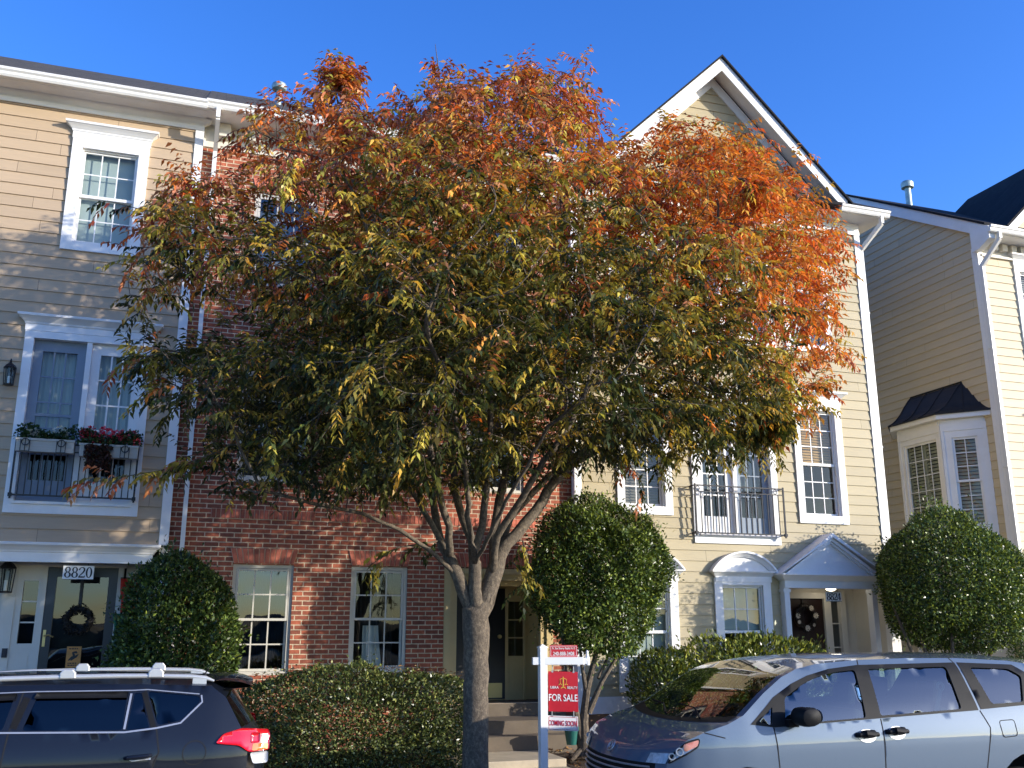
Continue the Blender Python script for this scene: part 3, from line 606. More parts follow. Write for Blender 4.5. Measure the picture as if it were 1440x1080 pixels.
# pediment portico
pf=FR(14.12); pxl,pxr=9.50,11.66; pa=(pxl+pxr)/2; pz=2.87; ph=.70
mb=MB(); crown(pxl+.14,pxr-.14,[(2.64,.0),(2.76,.0),(2.762,.02),(2.775,.03),(2.82,.09),(2.845,.12),(2.85,.14),(pz,.14)],mb,back=.18); pb=bd(mb,pf).build('porch_pediment',M['white'],hC)
mb=MB(); mb.extr([(pxl+.1,-.0,pz),(pxr-.1,-.0,pz),(pa,-.0,pz+ph-.06)],(0,.17,0)); bd(mb,pf).build('tympanum',M['white'],pb,fix=True)
mb=MB()
for s in (-1,1):
    e=(pxr-pxl)/2; sl=ph/e
    for (o,h,y0) in ((0,.07,-.14),(-.07,.06,-.09),(-.125,.05,-.05)):
        mb.extr([(pa,y0,pz+ph+o),(pa+s*e,y0,pz+o),(pa+s*e,y0,pz+max(o-h,-.001 if o==0 else o-h)),(pa,y0,pz+ph+o-h)],(0,.18-y0,0)) if o==0 else mb.extr([(pa,y0,pz+ph+o),(pa+s*(e+o/sl),y0,pz),(pa+s*(e+(o-h)/sl),y0,pz),(pa,y0,pz+ph+o-h)],(0,-y0+.01,0))
bd(mb,pf).build('raking_cornice',M['white'],pb,fix=True)
for xa in (9.64,11.42):
    mb=MB(); mb.box(xa,xa+.10,.03,.18,.6,2.64); mb.box(xa-.02,xa+.12,.02,.175,2.57,2.62); bd(mb,pf).build('porch_post',M['white'],hC)
# ================================================================ house D : beige, right
hD=thing('townhouse','beige clapboard townhouse at the right edge with a black roofed bay window','townhouse',(16,YD,0),group='row of attached townhouses')
fD=FR(YD); fS=frame((15.,0,0),(0,1,0),(-1,0,0)); D1=21.
dw=[(16.02,16.8,7.4,9.18),(16.02,16.8,3.9,5.8),(18.5,19.3,7.4,9.18),(18.5,19.3,3.9,5.8)]
bd(siding(15.1,D1,.6,9.42,[(q[0]-.11,q[1]+.11,q[2]-.11,q[3]+.11) for q in dw],seed=8,zref=.6),fD).build('clapboard_wall',M['beige'],hD)
pD=.605
sw=siding(YD+.11,21.0,.6,9.85,[(14.80,17.16,3.0,6.20)],seed=9,zref=.6); sw.merge(siding(YD+.11,18.0,9.85,12.4,[],seed=10,zref=.6,lim=lambda z:(14.0+(z+.12-9.90)/pD,18.0)))
sw.merge(siding(18.0,21.5,9.85,12.4,[],seed=10,zref=.6,lim=lambda z:(18.0,22.0-(z+.12-9.90)/pD)))
bd(sw,fS).build('side_wall',M['beige'],hD)
mb=MB(); mb.box(14.968,15.10,YD-.035,YD+.02,.5,9.55); mb.box(14.965,15.0,YD+.02,YD+.12,.5,9.6); mb.build('corner_board',M['white'],hD)
for q in dw: window(hD,fD,*q,hood='straight',cw=.13,ct=.12,blind='slats',blindmat='blindgrey')
mb=MB(); mb.box(15.06,D1,-.03,.02,9.40,9.70); mb.box(15.06,D1,-.06,-.029,9.40,9.45)
bd(mb,fD).build('frieze_board',M['offwhite'],hD)
for i in range(14): x=15.3+i*.24; mb=MB(); mb.box(x,x+.13,-.15,-.03,9.54,9.69); bd(mb,fD).build('dentil',M['offwhite'],hD)
mb=MB(); mb.box(15.0,D1,-.48,.02,9.70,9.72); mb.box(15.0,D1,-.50,-.475,9.69,9.81); mb.extr([(14.845,-.50,9.60),(14.845,-.50,9.86),(14.845,-.02,10.12),(14.845,-.02,9.46),(14.845,-.2,9.46)],(.15,0,0)); bd(mb,fD).build('soffit',M['white'],hD)
gutter(14.80,D1,YD-.50,9.83).build('gutter',M['gutter'],hD)
# rake board on the side
mb=MB(); yr=18.0; zt=lambda y:9.90+(y-14.0)*pD
mb.extr([(14.86,14.0,zt(14.0)+.02),(14.86,yr,zt(yr)+.02),(14.86,yr,zt(yr)-.25),(14.86,14.0,zt(14.0)-.25)],(.03,0,0)); mb.extr([(14.86,yr,zt(yr)+.02),(14.86,22.,zt(14)+.02),(14.86,22.,zt(14)-.25),(14.86,yr,zt(yr)-.25)],(.03,0,0))
mb.extr([(14.89,14.02,zt(14.)-.18),(14.89,yr,zt(yr)-.18),(14.89,yr,zt(yr)-.20),(14.89,14.02,zt(14.)-.20)],(.13,0,0)); mb.build('rake_board',M['white'],hD,fix=True)
rD=MB(); rD.extr([(14.82,13.96,zt(13.96)+.075),(14.82,yr,zt(yr)+.075),(14.82,22.04,zt(13.96)+.075),(14.82,22.04,zt(13.96)+.02),(14.82,yr,zt(yr)+.02),(14.82,13.96,zt(13.96)+.02)],(D1-14.82,0,0))
# front cross gable
gxl,gxc=15.42,18.2; gs=.93; gz=9.88
for s in (-1,1):
    e=gxc-gxl; rD.extr([(gxc,13.95,gz+e*gs+.1),(gxc+s*e,13.95,gz+.1),(gxc+s*e,13.95,gz+.04),(gxc,13.95,gz+e*gs+.04)],(0,3.6,0))
rD=rD.build('roof',M['shingledk'],hD,fix=True)
mb=MB(); mb.lathe([(.075,-.3),(.075,.55)],(16.65,17.9,12.32),14); mb.lathe([(.09,.45),(.15,.47),(.155,.60),(.12,.64),(.0,.645)],(16.65,17.9,12.32),16); mb.build('vent_pipe',M['galv'],rD,smooth=True)
mb=MB(); mb.extr([(gxl+.1,0,gz-.05),(2*gxc-gxl-.1,0,gz-.05),(gxc,0,gz+2.3)],(0,.2,0)); bd(mb,fD).build('gable_wall',M['beige'],hD,fix=True)
mb=MB()
for s in (-1,1): e=gxc-gxl; mb.extr([(gxc,-.46,gz+e*gs+.04),(gxc+s*e,-.46,gz+.04),(gxc+s*e,-.46,gz-.17),(gxc,-.46,gz+e*gs-.17)],(0,.03,0))
bd(mb,fD).build('gable_rake',M['white'],hD,fix=True)
downspout([(15.04,YD-.56,9.72),(15.04,YD-.56,9.58),(14.985,YD-.09,9.15),(14.985,YD-.09,.4)],.065,.085,side=(2.5,5.,7.4)).build('downspout',M['gutter'],hD)
mb=MB(); mb.box(15.15,D1,20.9,21,.0,9.8); mb.box(D1-.1,D1,YD+.1,20.9,0,9.8); mb.box(15.1,D1-.1,YD+.1,20.9,9.7,9.75); mb.box(15.06,15.1,YD+.1,14.85,0,9.7); mb.box(15.06,15.1,17.2,20.9,0,9.7); mb.box(15.06,15.1,14.85,17.2,6.2,9.7); mb.box(15.06,15.1,14.85,17.2,0,3.2); mb.box(15.2,D1-.1,YD+.2,20.9,3.0,3.2); mb.box(16.2,16.3,YD+.2,20.8,3.2,9.7); mb.build('inner_wall',M['room'],hD)
mb=MB(); mb.box(15.02,D1,.03,.2,0,.62); bd(mb,fD).build('foundation',M['found'],hD)
# bay window on the side wall: plan corners (on x,y)
Pn=[(15.0,14.72),(14.44,15.36),(14.44,16.60),(15.0,17.24)]
bay=MB()
def facefr(a,b):
    U=Vector((b[0]-a[0],b[1]-a[1],0)); n=Vector((U.y,-U.x,0)).normalized()
    if n.x>0: n=-n
    return frame((a[0],a[1],0),U,n),U.length
mbw=MB(); faces=[]
specs={0:(.19,.66,3.95,5.72,2,3),1:(.14,1.10,4.05,5.74,4,5),2:(.19,.66,3.95,5.72,2,3)}
for i in range(3):
    fr,Ln=facefr(Pn[i],Pn[i+1]) ; x0,x1,z0,z1,cn,rn=specs[i]
    mbw.merge(bd(holed(0,Ln,.5,6.10,[(x0,x1,z0,z1)],.1),fr)); faces.append((fr,Ln))
    mbw.merge(bd((lambda q:(q.box(.0,.05,-.02,0,.5,6.0),q.box(Ln-.05,Ln,-.02,0,.5,6.0),q.box(.05,Ln-.05,-.016,0,5.86,6.08),q.box(.1,Ln-.1,-.012,0,2.6,3.45),q.box(.05,Ln-.05,-.02,0,3.55,3.62),q)[-1])(MB()),fr))
bo=mbw.build('bay_window',M['white'],hD)
for i,(fr,Ln) in enumerate(faces):
    x0,x1,z0,z1,cn,rn=specs[i]; s=MB(); g=MB(); u=MB(); bl=MB(); sw_=.045
    secs=[(z0,z1)] if i==1 else [(z0,(z0+z1)/2+.02),((z0+z1)/2-.02,z1)]
    for k,(za,zb) in enumerate(secs):
        y=.03+.0*k+(.03 if k==0 and i!=1 else 0); s.box(x0,x0+sw_,y,y+.035,za,zb); s.box(x1-sw_,x1,y,y+.035,za,zb); s.box(x0+sw_,x1-sw_,y,y+.034,za,za+sw_); s.box(x0+sw_,x1-sw_,y,y+.034,zb-sw_,zb)
        a,b,c_,d=x0+sw_,x1-sw_,za+sw_,zb-sw_; g.quad((a,y+.02,c_),(b,y+.02,c_),(b,y+.02,d),(a,y+.02,d)); m_=rn if i==1 else 3
        for q in range(1,cn): xx=a+(b-a)*q/cn; u.box(xx-.008,xx+.008,y+.01,y+.019,c_,d)
        for q in range(1,m_): zz=c_+(d-c_)*q/m_; u.box(a,b,y+.0105,y+.0185,zz-.008,zz+.008)
    z=z1-.05
    while z>z0: bl.quad((x0+.03,.10,z-.062),(x1-.03,.10,z-.062),(x1-.03,.13,z),(x0+.03,.13,z)); z-=.072
    bl.box(x0,x0+.04,.10,.13,z0,z1); bl.box(x1-.04,x1,.10,.13,z0,z1)
    if i==1: bl.box((x0+x1)/2-.04,(x0+x1)/2+.04,.10,.13,z0,z1)
    bd(s,fr).build('sash',M['white'],bo); bd(g,fr).build('pane',M['glass'],bo); bd(u,fr).build('muntin',M['white'],bo); bd(bl,fr).build('shutter',M['shutter'],bo)
def offs(d): return [(15.0,14.72-d*1.25),(14.44-d,15.36-d*.45),(14.44-d,16.60+d*.45),(15.0,17.24+d*1.25)]
mb=MB(); o=offs(.14); i_=offs(-.02)
for k in range(3):
    a,b=o[k],o[k+1]; c_,d=i_[k+1],i_[k]; mb.extr([(*a,6.10),(*b,6.10),(*c_,6.10),(*d,6.10)],(0,0,.11))
mb.build('bay_cornice',M['white'],bo,fix=True)
# flared metal roof
mb=MB(); e=offs(.17); top=[(15.0,15.22),(15.0,15.22),(15.0,16.72),(15.0,16.72)]
prof=[(0,0),(.16,.055),(.34,.15),(.52,.29),(.70,.46),(.86,.60),(1,.70)]
rows=[[(e[k][0]+(top[k][0]-e[k][0])*t,e[k][1]+(top[k][1]-e[k][1])*t,6.215+h) for k in range(4)] for t,h in prof]; mb.grid(rows)
mb.grid([[(*p,6.19) for p in e],rows[0]])
br=mb.build('bay_roof',M['roofmetal'],bo)
mb=MB()
def seam(a,b):
    mb.tube([(a[0]+(b[0]-a[0])*t,a[1]+(b[1]-a[1])*t,6.222+h) for t,h in prof],.013,6)
seam(e[1],top[1]); seam(e[2],top[2]); seam(((e[0][0]+e[1][0])/2,(e[0][1]+e[1][1])/2),top[0]); seam(((e[2][0]+e[3][0])/2,(e[2][1]+e[3][1])/2),top[2])
for q in (.33,.67): seam((e[1][0],e[1][1]+(e[2][1]-e[1][1])*q),(15.,15.22+1.5*q))
mb.tube([(14.99,15.22,6.925),(14.99,16.72,6.925)],.015,6); mb.build('roof_seam',M['roofmetal'],br,smooth=True)
# ================================================================ things hung on the houses
def number_sign(txt,c,w,h,lbl,hang):
    x,y,z=c; t=thing('number_sign',lbl,'house number',(x,y,z),group='house number signs')
    mb=MB(); mb.box(x-w/2,x+w/2,y,y+.012,z-h/2,z+h/2); mb.build('plate',M['signwhite'],t)
    mb=MB()
    for a,b,c_,d in ((x-w/2,x+w/2,z+h/2-.006,z+h/2),(x-w/2,x+w/2,z-h/2,z-h/2+.006)): mb.box(a,b,y-.003,y-.0005,c_,d)
    mb.build('rim',M['grey'],t)
    mb=MB(); n=len(txt); st=w*.92/n
    for i,ch in enumerate(txt): mb.merge(facing(serif_digit(ch,h*.74,.004),(x-w*.46+st*(i+.5),y-.001,z)))
    mb.build('numerals',M['ink'],t)
    if hang:
        mb=MB()
        for s in (-.3,.3): mb.tube([(x+s*w,y+.006,z+h/2),(x+s*w,y+.006,hang)],.003,5)
        mb.build('chain',M['grey'],t)
    return t
number_sign('8820',(-1.335,14.36,2.715),.385,.19,'white number plate reading 8820 over the navy door',2.86)
p=at(684,816,14.66); number_sign('8822',(p.x,14.66,p.z),.36,.19,'white number plate reading 8822 half hidden behind the tree fork',p.z+.14)
p=at(1172.5,839,14.30); number_sign('8824',(p.x,14.30,p.z),.315,.165,'white number plate reading 8824 under the white porch gable',2.69)
def lantern(c,s,lbl,wall):
    x,y,z=c; t=thing('wall_lantern',lbl,'lantern',c,group='black wall lanterns')
    mb=MB(); mb.box(x-.045*s,x+.045*s,wall-.012,wall,z-.1*s,z+.12*s); mb.tube([(x,wall-.01,z+.05*s),(x,y+.02*s,z+.17*s),(x,y,z+.165*s)],.009*s,6); mb.build('bracket',M['black'],t)
    mb=MB(); mb.lathe([(.085*s,.10*s),(.06*s,.135*s),(.03*s,.16*s),(.012*s,.18*s),(.018*s,.195*s),(.004*s,.23*s)],c,8); mb.build('cap',M['black'],t)
    mb=MB()
    for k in range(6):
        a=2*math.pi*k/6; mb.tube([(x+.075*s*math.cos(a),y+.075*s*math.sin(a),z+.10*s),(x+.06*s*math.cos(a),y+.06*s*math.sin(a),z-.13*s)],.006*s,5)
    mb.lathe([(.065*s,-.145*s),(.068*s,-.13*s),(.05*s,-.128*s)],c,8); mb.lathe([(.08*s,.092*s),(.083*s,.10*s)],c,8); mb.build('cage',M['black'],t)
    mb=MB(); mb.lathe([(.052*s,-.125*s),(.062*s,.09*s)],c,12); mb.build('glass',M['glass'],t,smooth=True)
    mb=MB(); mb.tube([(x,y,z-.12*s),(x,y,z-.02*s)],.016*s,8); mb.build('bulb',M['signwhite'],t)
p=at(13,527,14.16); lantern(tuple(p),1.0,'small black wall lantern on tan clapboard beside the balcony doors',YA-.022)
p=at(9,813,14.74); lantern(tuple(p),1.35,'large black wall lantern beside the navy door sidelight',YA+.65)
def wreath(c,Rr,r,lbl,flower):
    t=thing('door_wreath',lbl,'wreath',c,group='wreaths on front doors')
    rs=random.Random(5); mb=MB(); mb.torus(c,(0,1,0),Rr,r*.6,28,8,.3); mb.build('ring',M['ink' if not flower else 'doordark'],t)
    mb=MB(); cc=Vector(c)
    for i in range(520):
        a=rs.uniform(0,2*math.pi); b=rs.uniform(0,2*math.pi); d=Vector((math.cos(a),0,math.sin(a))); o=d*(Rr+r*math.cos(b)*rs.uniform(.5,1))+Vector((0,-1,0))*abs(r*math.sin(b))*.8; q=cc+o
        e=Vector((rs.gauss(0,1),rs.gauss(0,1)-.5,rs.gauss(0,1))).normalized()*.045; f=e.orthogonal().normalized()*.011; mb.quad(q,q+e*.5+f,q+e,q+e*.5-f)
    mb.build('twigs',M['wreathdark'],t)
    if flower:
        mb=MB()
        for a,rr in ((1.0,.055),(.15,.06),(3.0,.055),(3.6,.04),(4.7,.06),(5.5,.035)):
            q=cc+Vector((math.cos(a),0,math.sin(a)))*Rr+Vector((0,-r,0)); 
            for k in range(9):
                b=2*math.pi*k/9; d=Vector((math.cos(b),0,math.sin(b))); s_=Vector((-math.sin(b),0,math.cos(b)))*rr*.3; mb.quad(q,q+d*rr*.6+s_,q+d*rr+Vector((0,-.012,0)),q+d*rr*.6-s_)
        mb.build('flowers',M['petal'],t)
    return t
M['wreathdark']=pmat('dark_wreath',(.022,.018,.014),.8,var=.5,scale=30); M['petal']=pmat('cream_petal',(.55,.48,.38),.7,var=.15)
p=at(109.5,872,14.86); wr=wreath(tuple(p),.155,.055,'plain dark wreath on the navy storm door',False)
mb=MB(); mb.box(p.x-.02,p.x+.02,14.885,14.893,p.z+.15,2.68); mb.build('ribbon',M['ink'],wr)
p=at(1132,868,15.10); wr=wreath(tuple(p),.19,.06,'floral wreath with cream flowers on the dark brown door',True)
mb=MB(); mb.box(p.x-.012,p.x+.012,15.135,15.143,p.z+.18,2.49); mb.build('ribbon',M['ink'],wr)
p=at(103,924,14.86); t=thing('door_flyer','orange notice with a dark figure stuck to the navy door','flyer',tuple(p))
x,y,z=p; mb=MB(); mb.box(x-.092,x+.092,y+.02,y+.025,z-.14,z+.14); mb.build('sheet',M['flyer'],t)
mb=MB(); mb.merge(ribbon2d([(-.06,-.05),(-.02,-.01),(.03,.0),(.06,.03)],[.015,.03,.035,.01],.003)); mb.merge(ribbon2d([(-.02,.06),(.0,.03),(.01,-.01),(-.03,-.05)],[.01,.03,.04,.015],.0035)); mb.merge(ribbon2d([(-.01,.055),(.03,.06),(.045,.045)],[.02,.03,.008],.004)); facing(mb,(x,y+.019,z+.005)); mb.build('figure',M['ink'],t)
mb=MB()
for k,zz in enumerate((.11,-.082,-.108)):
    rs=random.Random(k); xx=-.065
    while xx<.05: w_=rs.uniform(.012,.03); mb.box(x+xx,x+xx+w_,y+.017,y+.0195,z+zz-.008,z+zz+.008); xx+=w_+.008
mb.build('print_lines',M['ink'],t)
t=thing('door_banner','red and green hanging banner beside the navy door','banner',(-.72,14.8,2.4))
mb=MB(); mb.grid([[(-.80+.22*i/8+.02*math.sin(zz*9),14.80+.02*math.sin(i*1.3+zz*4),zz) for i in range(9)] for zz in (2.66,2.5,2.35,2.2)]); mb.build('cloth',M['redcloth'],t)
mb=MB(); mb.grid([[(-.86+.24*i/8+.03*math.sin(zz*7+1),14.79+.025*math.sin(i*1.5+zz*5),zz) for i in range(9)] for zz in (2.18,2.0,1.8,1.5,1.2)]); mb.build('streamer',M['greencloth'],t)
mb=MB(); mb.tube([(-.82,14.80,2.67),(-.56,14.80,2.67)],.008,6); mb.tube([(-.69,14.8,2.67),(-.69,14.88,2.74)],.004,5); mb.build('rod',M['black'],t)
# ================================================================ leaves
def unit(a): return a/np.maximum(np.linalg.norm(a,axis=1,keepdims=True),1e-9)
def leaves(name,P,D,Nn,Ln,Wd,col,mat,parent,fold=.25,droop=0.):
    n=len(P); D=unit(D); S=unit(np.cross(D,Nn)); Nn=np.cross(S,D)
    Ln=np.asarray(Ln)[:,None]; Wd=np.asarray(Wd)[:,None]
    mid=P+D*Ln*.42; up=Nn*Wd*fold
    V=np.empty((n,4,3)); V[:,0]=P; V[:,1]=mid+S*Wd*.5+up; V[:,2]=P+D*Ln-np.array([0,0,1.])*Ln*droop; V[:,3]=mid-S*Wd*.5+up
    off=np.array(rootloc(parent)); V=(V.reshape(-1,3)-off).astype(np.float32)
    me=bpy.data.meshes.new(name); me.vertices.add(4*n); me.vertices.foreach_set('co',V.ravel())
    me.loops.add(4*n); me.loops.foreach_set('vertex_index',np.arange(4*n,dtype=np.int32)); me.polygons.add(n)
    me.polygons.foreach_set('loop_start',np.arange(0,4*n,4,dtype=np.int32)); me.update(calc_edges=True)
    a=me.color_attributes.new('col','FLOAT_COLOR','CORNER'); cc=np.ones((n,4,4),np.float32); cc[:,:,:3]=np.clip(col,0,1)[:,None,:]; a.data.foreach_set('color',cc.ravel())
    o=bpy.data.objects.new(name,me); C.objects.link(o); me.materials.append(mat); o.parent=parent; return o
def rdir(n): return unit(rng.normal(size=(n,3)))
def palette(n,cols,w,jit=.22):
    cols=np.array(cols); w=np.array(w,float); k=rng.choice(len(cols),n,p=w/w.sum()); c=cols[k]*(1+rng.normal(0,jit,(n,1))); return np.clip(c,.004,1)
_wav=rng.normal(size=(24,3)); _wph=rng.uniform(0,6.28,24)
def lump(d,fr,k): # cheap directional noise in [-1,1]
    i=(k*5)%18; s=0
    for j in range(6): s=s+np.sin((d@_wav[i+j])*fr+_wph[i+j]+k)
    return s/6.
def bush(name,label,cat,c,r,n,L,W,cols,w,mat,seed=1,p=2.05,lumps=.15,fr=3.2,group=None,stems=None,shoots=0,flat=-1e9,loc=None,upb=.3,jit=.25,inner=.45,kind=None):
    c=np.array(c,float); r=np.array(r,float)
    t=thing(name,label,cat,loc or (c[0],c[1],max(.15,c[2]-r[2])),group=group)
    d=unit(rng.normal(size=(n,3))*r); rad=(np.abs(d)**p/ r**p).sum(1)**(-1/p)
    rad=rad*(1+lumps*lump(d*r/r.mean(),fr,seed)+lumps*.5*lump(d*r/r.mean(),fr*2.6,seed+2))
    u=rng.random(n); f=np.where(u<inner,rng.uniform(.45,.9,n),1-np.abs(rng.normal(0,.05,n)))
    if shoots: q=rng.random(n)<shoots; f=np.where(q,1+np.abs(rng.normal(0,.085,n))*np.clip(lump(d,9.,seed+3)*3,.15,2),f)
    P=c+d*(rad*f)[:,None]; keep=P[:,2]>flat; P=P[keep];d=d[keep];f=f[keep];n=len(P)
    D=unit(d*.75+rng.normal(size=(n,3))*.75+np.array([0,0,upb])); Nn=unit(d*.8+rng.normal(size=(n,3))*.55+np.array([0,0,.45]))
    col=palette(n,cols,w,jit)
    young=np.clip((f-.97)*14,0,1)[:,None]*rng.random((n,1)); col=col*(1-.0*young)+young*np.array(cols[-1])*.25
    leaves('foliage',P,D,Nn,L*rng.uniform(.65,1.25,n),W*rng.uniform(.7,1.2,n),col,mat,t)
    # twigs inside
    mb=MB(); base=Vector((c[0],c[1],t.location.z)); rs=random.Random(seed)
    if stems is None:
        for i in range(14):
            a=rs.uniform(0,6.28); q=Vector((c[0]+math.cos(a)*r[0]*rs.uniform(.3,.8),c[1]+math.sin(a)*r[1]*rs.uniform(.3,.8),c[2]+r[2]*rs.uniform(-.2,.7))); b=base+Vector((math.cos(a)*.12*r[0],math.sin(a)*.12*r[1],-.05))
            mb.tube([b,b.lerp(q,.5)+Vector((0,0,.1*r[2])),q],[.014,.010,.004],5)
    else:
        for path,rr in stems: mb.tube(path,rr,9)
    mb.build('stems',M['bark'],t,smooth=True); return t
DG=[(.024,.044,.012),(.045,.078,.018),(.085,.13,.028),(.22,.27,.05)]
bush('holly_shrub','rounded dark holly shrub between the navy door and the first brick window','shrub',(.04,13.25,1.62),(.76,.62,1.13),42000,.056,.030,DG,[4,4,2,1.],M['gloss'],1,lumps=.34,fr=2.8,shoots=.18)
bush('hedge','low wide clipped hedge under the brick house windows','hedge',(2.22,12.55,.80),(1.55,.72,.70),46000,.046,.024,[(.035,.05,.015),(.06,.083,.024),(.11,.135,.04),(.24,.25,.07)],[3,4,3,2],M['gloss'],2,p=2.8,lumps=.2,fr=3.4,shoots=.14,group=None)
def tp(*q): return [at(*a) for a in q]
stems=[([(5.42,12.9,.30),(5.42,12.9,.42),(5.41,12.9,.72),(5.47,12.9,1.15),(5.60,12.88,1.6),(5.7,12.9,2.2)],[.15,.085,.065,.05,.035,.02]),
 ([(5.40,12.92,.40),(5.30,12.92,.85),(5.22,12.95,1.3),(5.12,12.95,1.9)],[.075,.055,.035,.015]),
 ([(5.48,12.88,.85),(5.66,12.82,1.25),(5.9,12.8,1.6),(6.1,12.8,2.1)],[.05,.032,.025,.012]),
 ([(5.46,12.9,1.1),(5.38,12.86,1.5),(5.35,12.9,2.0)],[.035,.025,.012]),([(5.62,12.85,1.3),(5.78,12.9,1.55),(5.9,13.0,1.95)],[.025,.02,.01]),
 ([(5.42,12.9,.36),(5.58,12.82,.33),(5.72,12.76,.26)],[.07,.05,.02]),([(5.40,12.9,.36),(5.28,12.84,.32),(5.18,12.8,.25)],[.07,.045,.02]),([(5.42,12.88,.36),(5.44,12.74,.32),(5.47,12.6,.24)],[.07,.05,.02])]
bush('standard_shrub','tall bare stemmed evergreen shrub with a round head behind the sign','shrub',(5.70,12.9,2.78),(1.0,.9,1.0),50000,.058,.031,DG,[3,4,3,2.2],M['gloss'],3,lumps=.32,fr=2.7,shoots=.18,stems=stems,loc=(5.42,12.9,.3),p=2.15)
st=[([(11.75+dx,12.95+dy,.2),(11.75+dx*1.6,12.95+dy,1.2),(11.75+dx*3,12.95+dy*2,2.3)],[.04,.035,.02]) for dx,dy in ((-.3,0),(-.12,.1),(.02,-.1),(.15,.1),(.3,0),(.42,-.05))]
bush('holly_shrub','large round many stemmed holly shrub by the lit porch corner','shrub',(12.0,12.95,2.74),(1.30,1.0,1.10),60000,.056,.030,DG,[3,4,3,2.6],M['gloss'],9,lumps=.26,fr=2.6,shoots=.18,stems=st,loc=(12.0,12.95,.15),p=2.15)
YG=[(.035,.055,.014),(.07,.10,.022),(.14,.17,.03),(.30,.31,.05)]
bush('laurel_shrub','upright dark shrub with bare lower twigs under the left arched window','shrub',(6.93,13.45,1.12),(.52,.42,.56),4200,.075,.032,YG,[4,4,2,1],M['gloss'],5,lumps=.16,shoots=.12,upb=.8)
bush('laurel_hedge','long yellow green laurel hedge under the right arched window','hedge',(8.6,13.5,1.20),(1.35,.42,.62),9500,.085,.036,YG,[2,3,4,3.],M['gloss'],6,p=3,lumps=.14,fr=6,shoots=.14,upb=.9)
bush('arborvitae','dense green conifer at the far right edge','shrub',(14.62,13.9,1.55),(.42,.42,1.25),9000,.06,.018,[(.02,.05,.012),(.04,.09,.02),(.08,.14,.03)],[3,4,2],M['soft'],7,lumps=.1,upb=1.2)
# ================================================================ the autumn tree
TX,TY=3.11,10.4
outline=[(178,500),(186,360),(178,312),(255,240),(300,185),(390,132),(470,115),(525,178),(555,150),(610,106),(700,98),(825,95),(850,130),(880,185),(960,172),(1050,200),(1100,230),(1165,290),(1180,330),(1175,450),(1188,510),(1140,580),(1080,640),(1000,650),(880,650),(800,655),(740,672),(640,690),(560,704),(470,708),(380,690),(320,700),(270,700),(240,650),(236,600),(206,560)]
poly=np.array([[at(x,y,TY).x,at(x,y,TY).z] for x,y in outline]); cxz=np.array([3.7,5.7])
def inpoly(q,pl):
    x,y=q[:,0],q[:,1]; ins=np.zeros(len(q),bool); j=len(pl)-1
    for i in range(len(pl)):
        a,b=pl[i],pl[j]; c=((a[1]>y)!=(b[1]>y)); 
        with np.errstate(divide='ignore',invalid='ignore'): xi=(b[0]-a[0])*(y-a[1])/(b[1]-a[1])+a[0]
        ins^=c&(x<xi); j=i
    return ins
def crown_in(P,shrink=1.):
    dy=P[:,1]-TY; Ry=np.where(dy<0,3.1,2.4); s=np.sqrt(np.clip(1-(dy/Ry)**2,.0001,1))*shrink
    k=TY/P[:,1]; X=P[:,0]*k; Z=(P[:,2]-EYE)*k+EYE
    q=np.stack([(X-cxz[0])/s+cxz[0],(Z-cxz[1])/s+cxz[1]],1); return inpoly(q,poly)
A_=np.stack([rng.uniform(-1.6,9.6,60000),rng.uniform(TY-3,TY+2.8,60000),rng.uniform(2.6,10.2,60000)],1)
A_=A_[crown_in(A_)]; ins=crown_in(A_,.80); keep=(~ins)|(rng.random(len(A_))<.5); A_=A_[keep]
_k=rng.normal(size=(14,3))*np.array([3.0,3.0,4.6]); _f=rng.uniform(0,6.28,14); nz=np.sin(A_@_k.T+_f).sum(1)/2.65
A_=A_[nz>-.42][:8400]
# hand surveyed limbs: pixel path and depth offset
def limb(pts,y0,y1): n=len(pts); return [at(x,y,TY+y0+(y1-y0)*i/(n-1)) for i,(x,y) in enumerate(pts)]
trunk=[Vector((TX,TY,.05)),Vector((TX,TY,.6)),Vector((TX,TY,1.2)),Vector((TX+.0,TY,1.8)),at(668,862,TY)]
stems=[limb([(660,850),(645,812),(632,785)],0,0),limb([(670,850),(668,812),(668,775)],-.05,-.05),limb([(682,848),(692,815),(702,782)],0,.05)]
limbs=[limb([(640,802),(612,780),(562,745),(510,722),(440,708),(370,690)],0,-.6),
 limb([(634,790),(615,752),(588,704),(555,655),(490,560),(420,480)],.05,.5),
 limb([(632,785),(632,740),(618,695),(596,600),(560,450),(520,330)],-.05,-.9),
 limb([(668,800),(664,760),(650,727),(640,690),(632,580),(640,430),(620,250)],.08,.6),
 limb([(668,775),(679,738),(684,690),(694,540),(700,380),(720,220)],-.08,-.5),
 limb([(690,805),(694,754),(702,704),(728,600),(765,450),(800,260)],.05,.9),
 limb([(686,810),(699,754),(724,716),(745,680),(800,600),(860,480),(920,350)],-.05,-1.2),
 limb([(702,782),(712,765),(726,752),(754,718),(780,677),(800,657),(850,605),(950,520),(1050,430)],0,.2),
 limb([(704,780),(718,727),(770,670),(850,630),(940,600),(1030,560)],.1,1.3),
 limb([(636,795),(622,770),(606,690),(560,600),(480,470),(380,330)],.1,1.4),
 limb([(667,790),(660,740),(655,660),(636,560),(600,470)],-.15,-2.2),
 limb([(670,785),(690,750),(720,690),(770,600),(820,560)],-.15,-2.3)]
nodes=[];par=[]
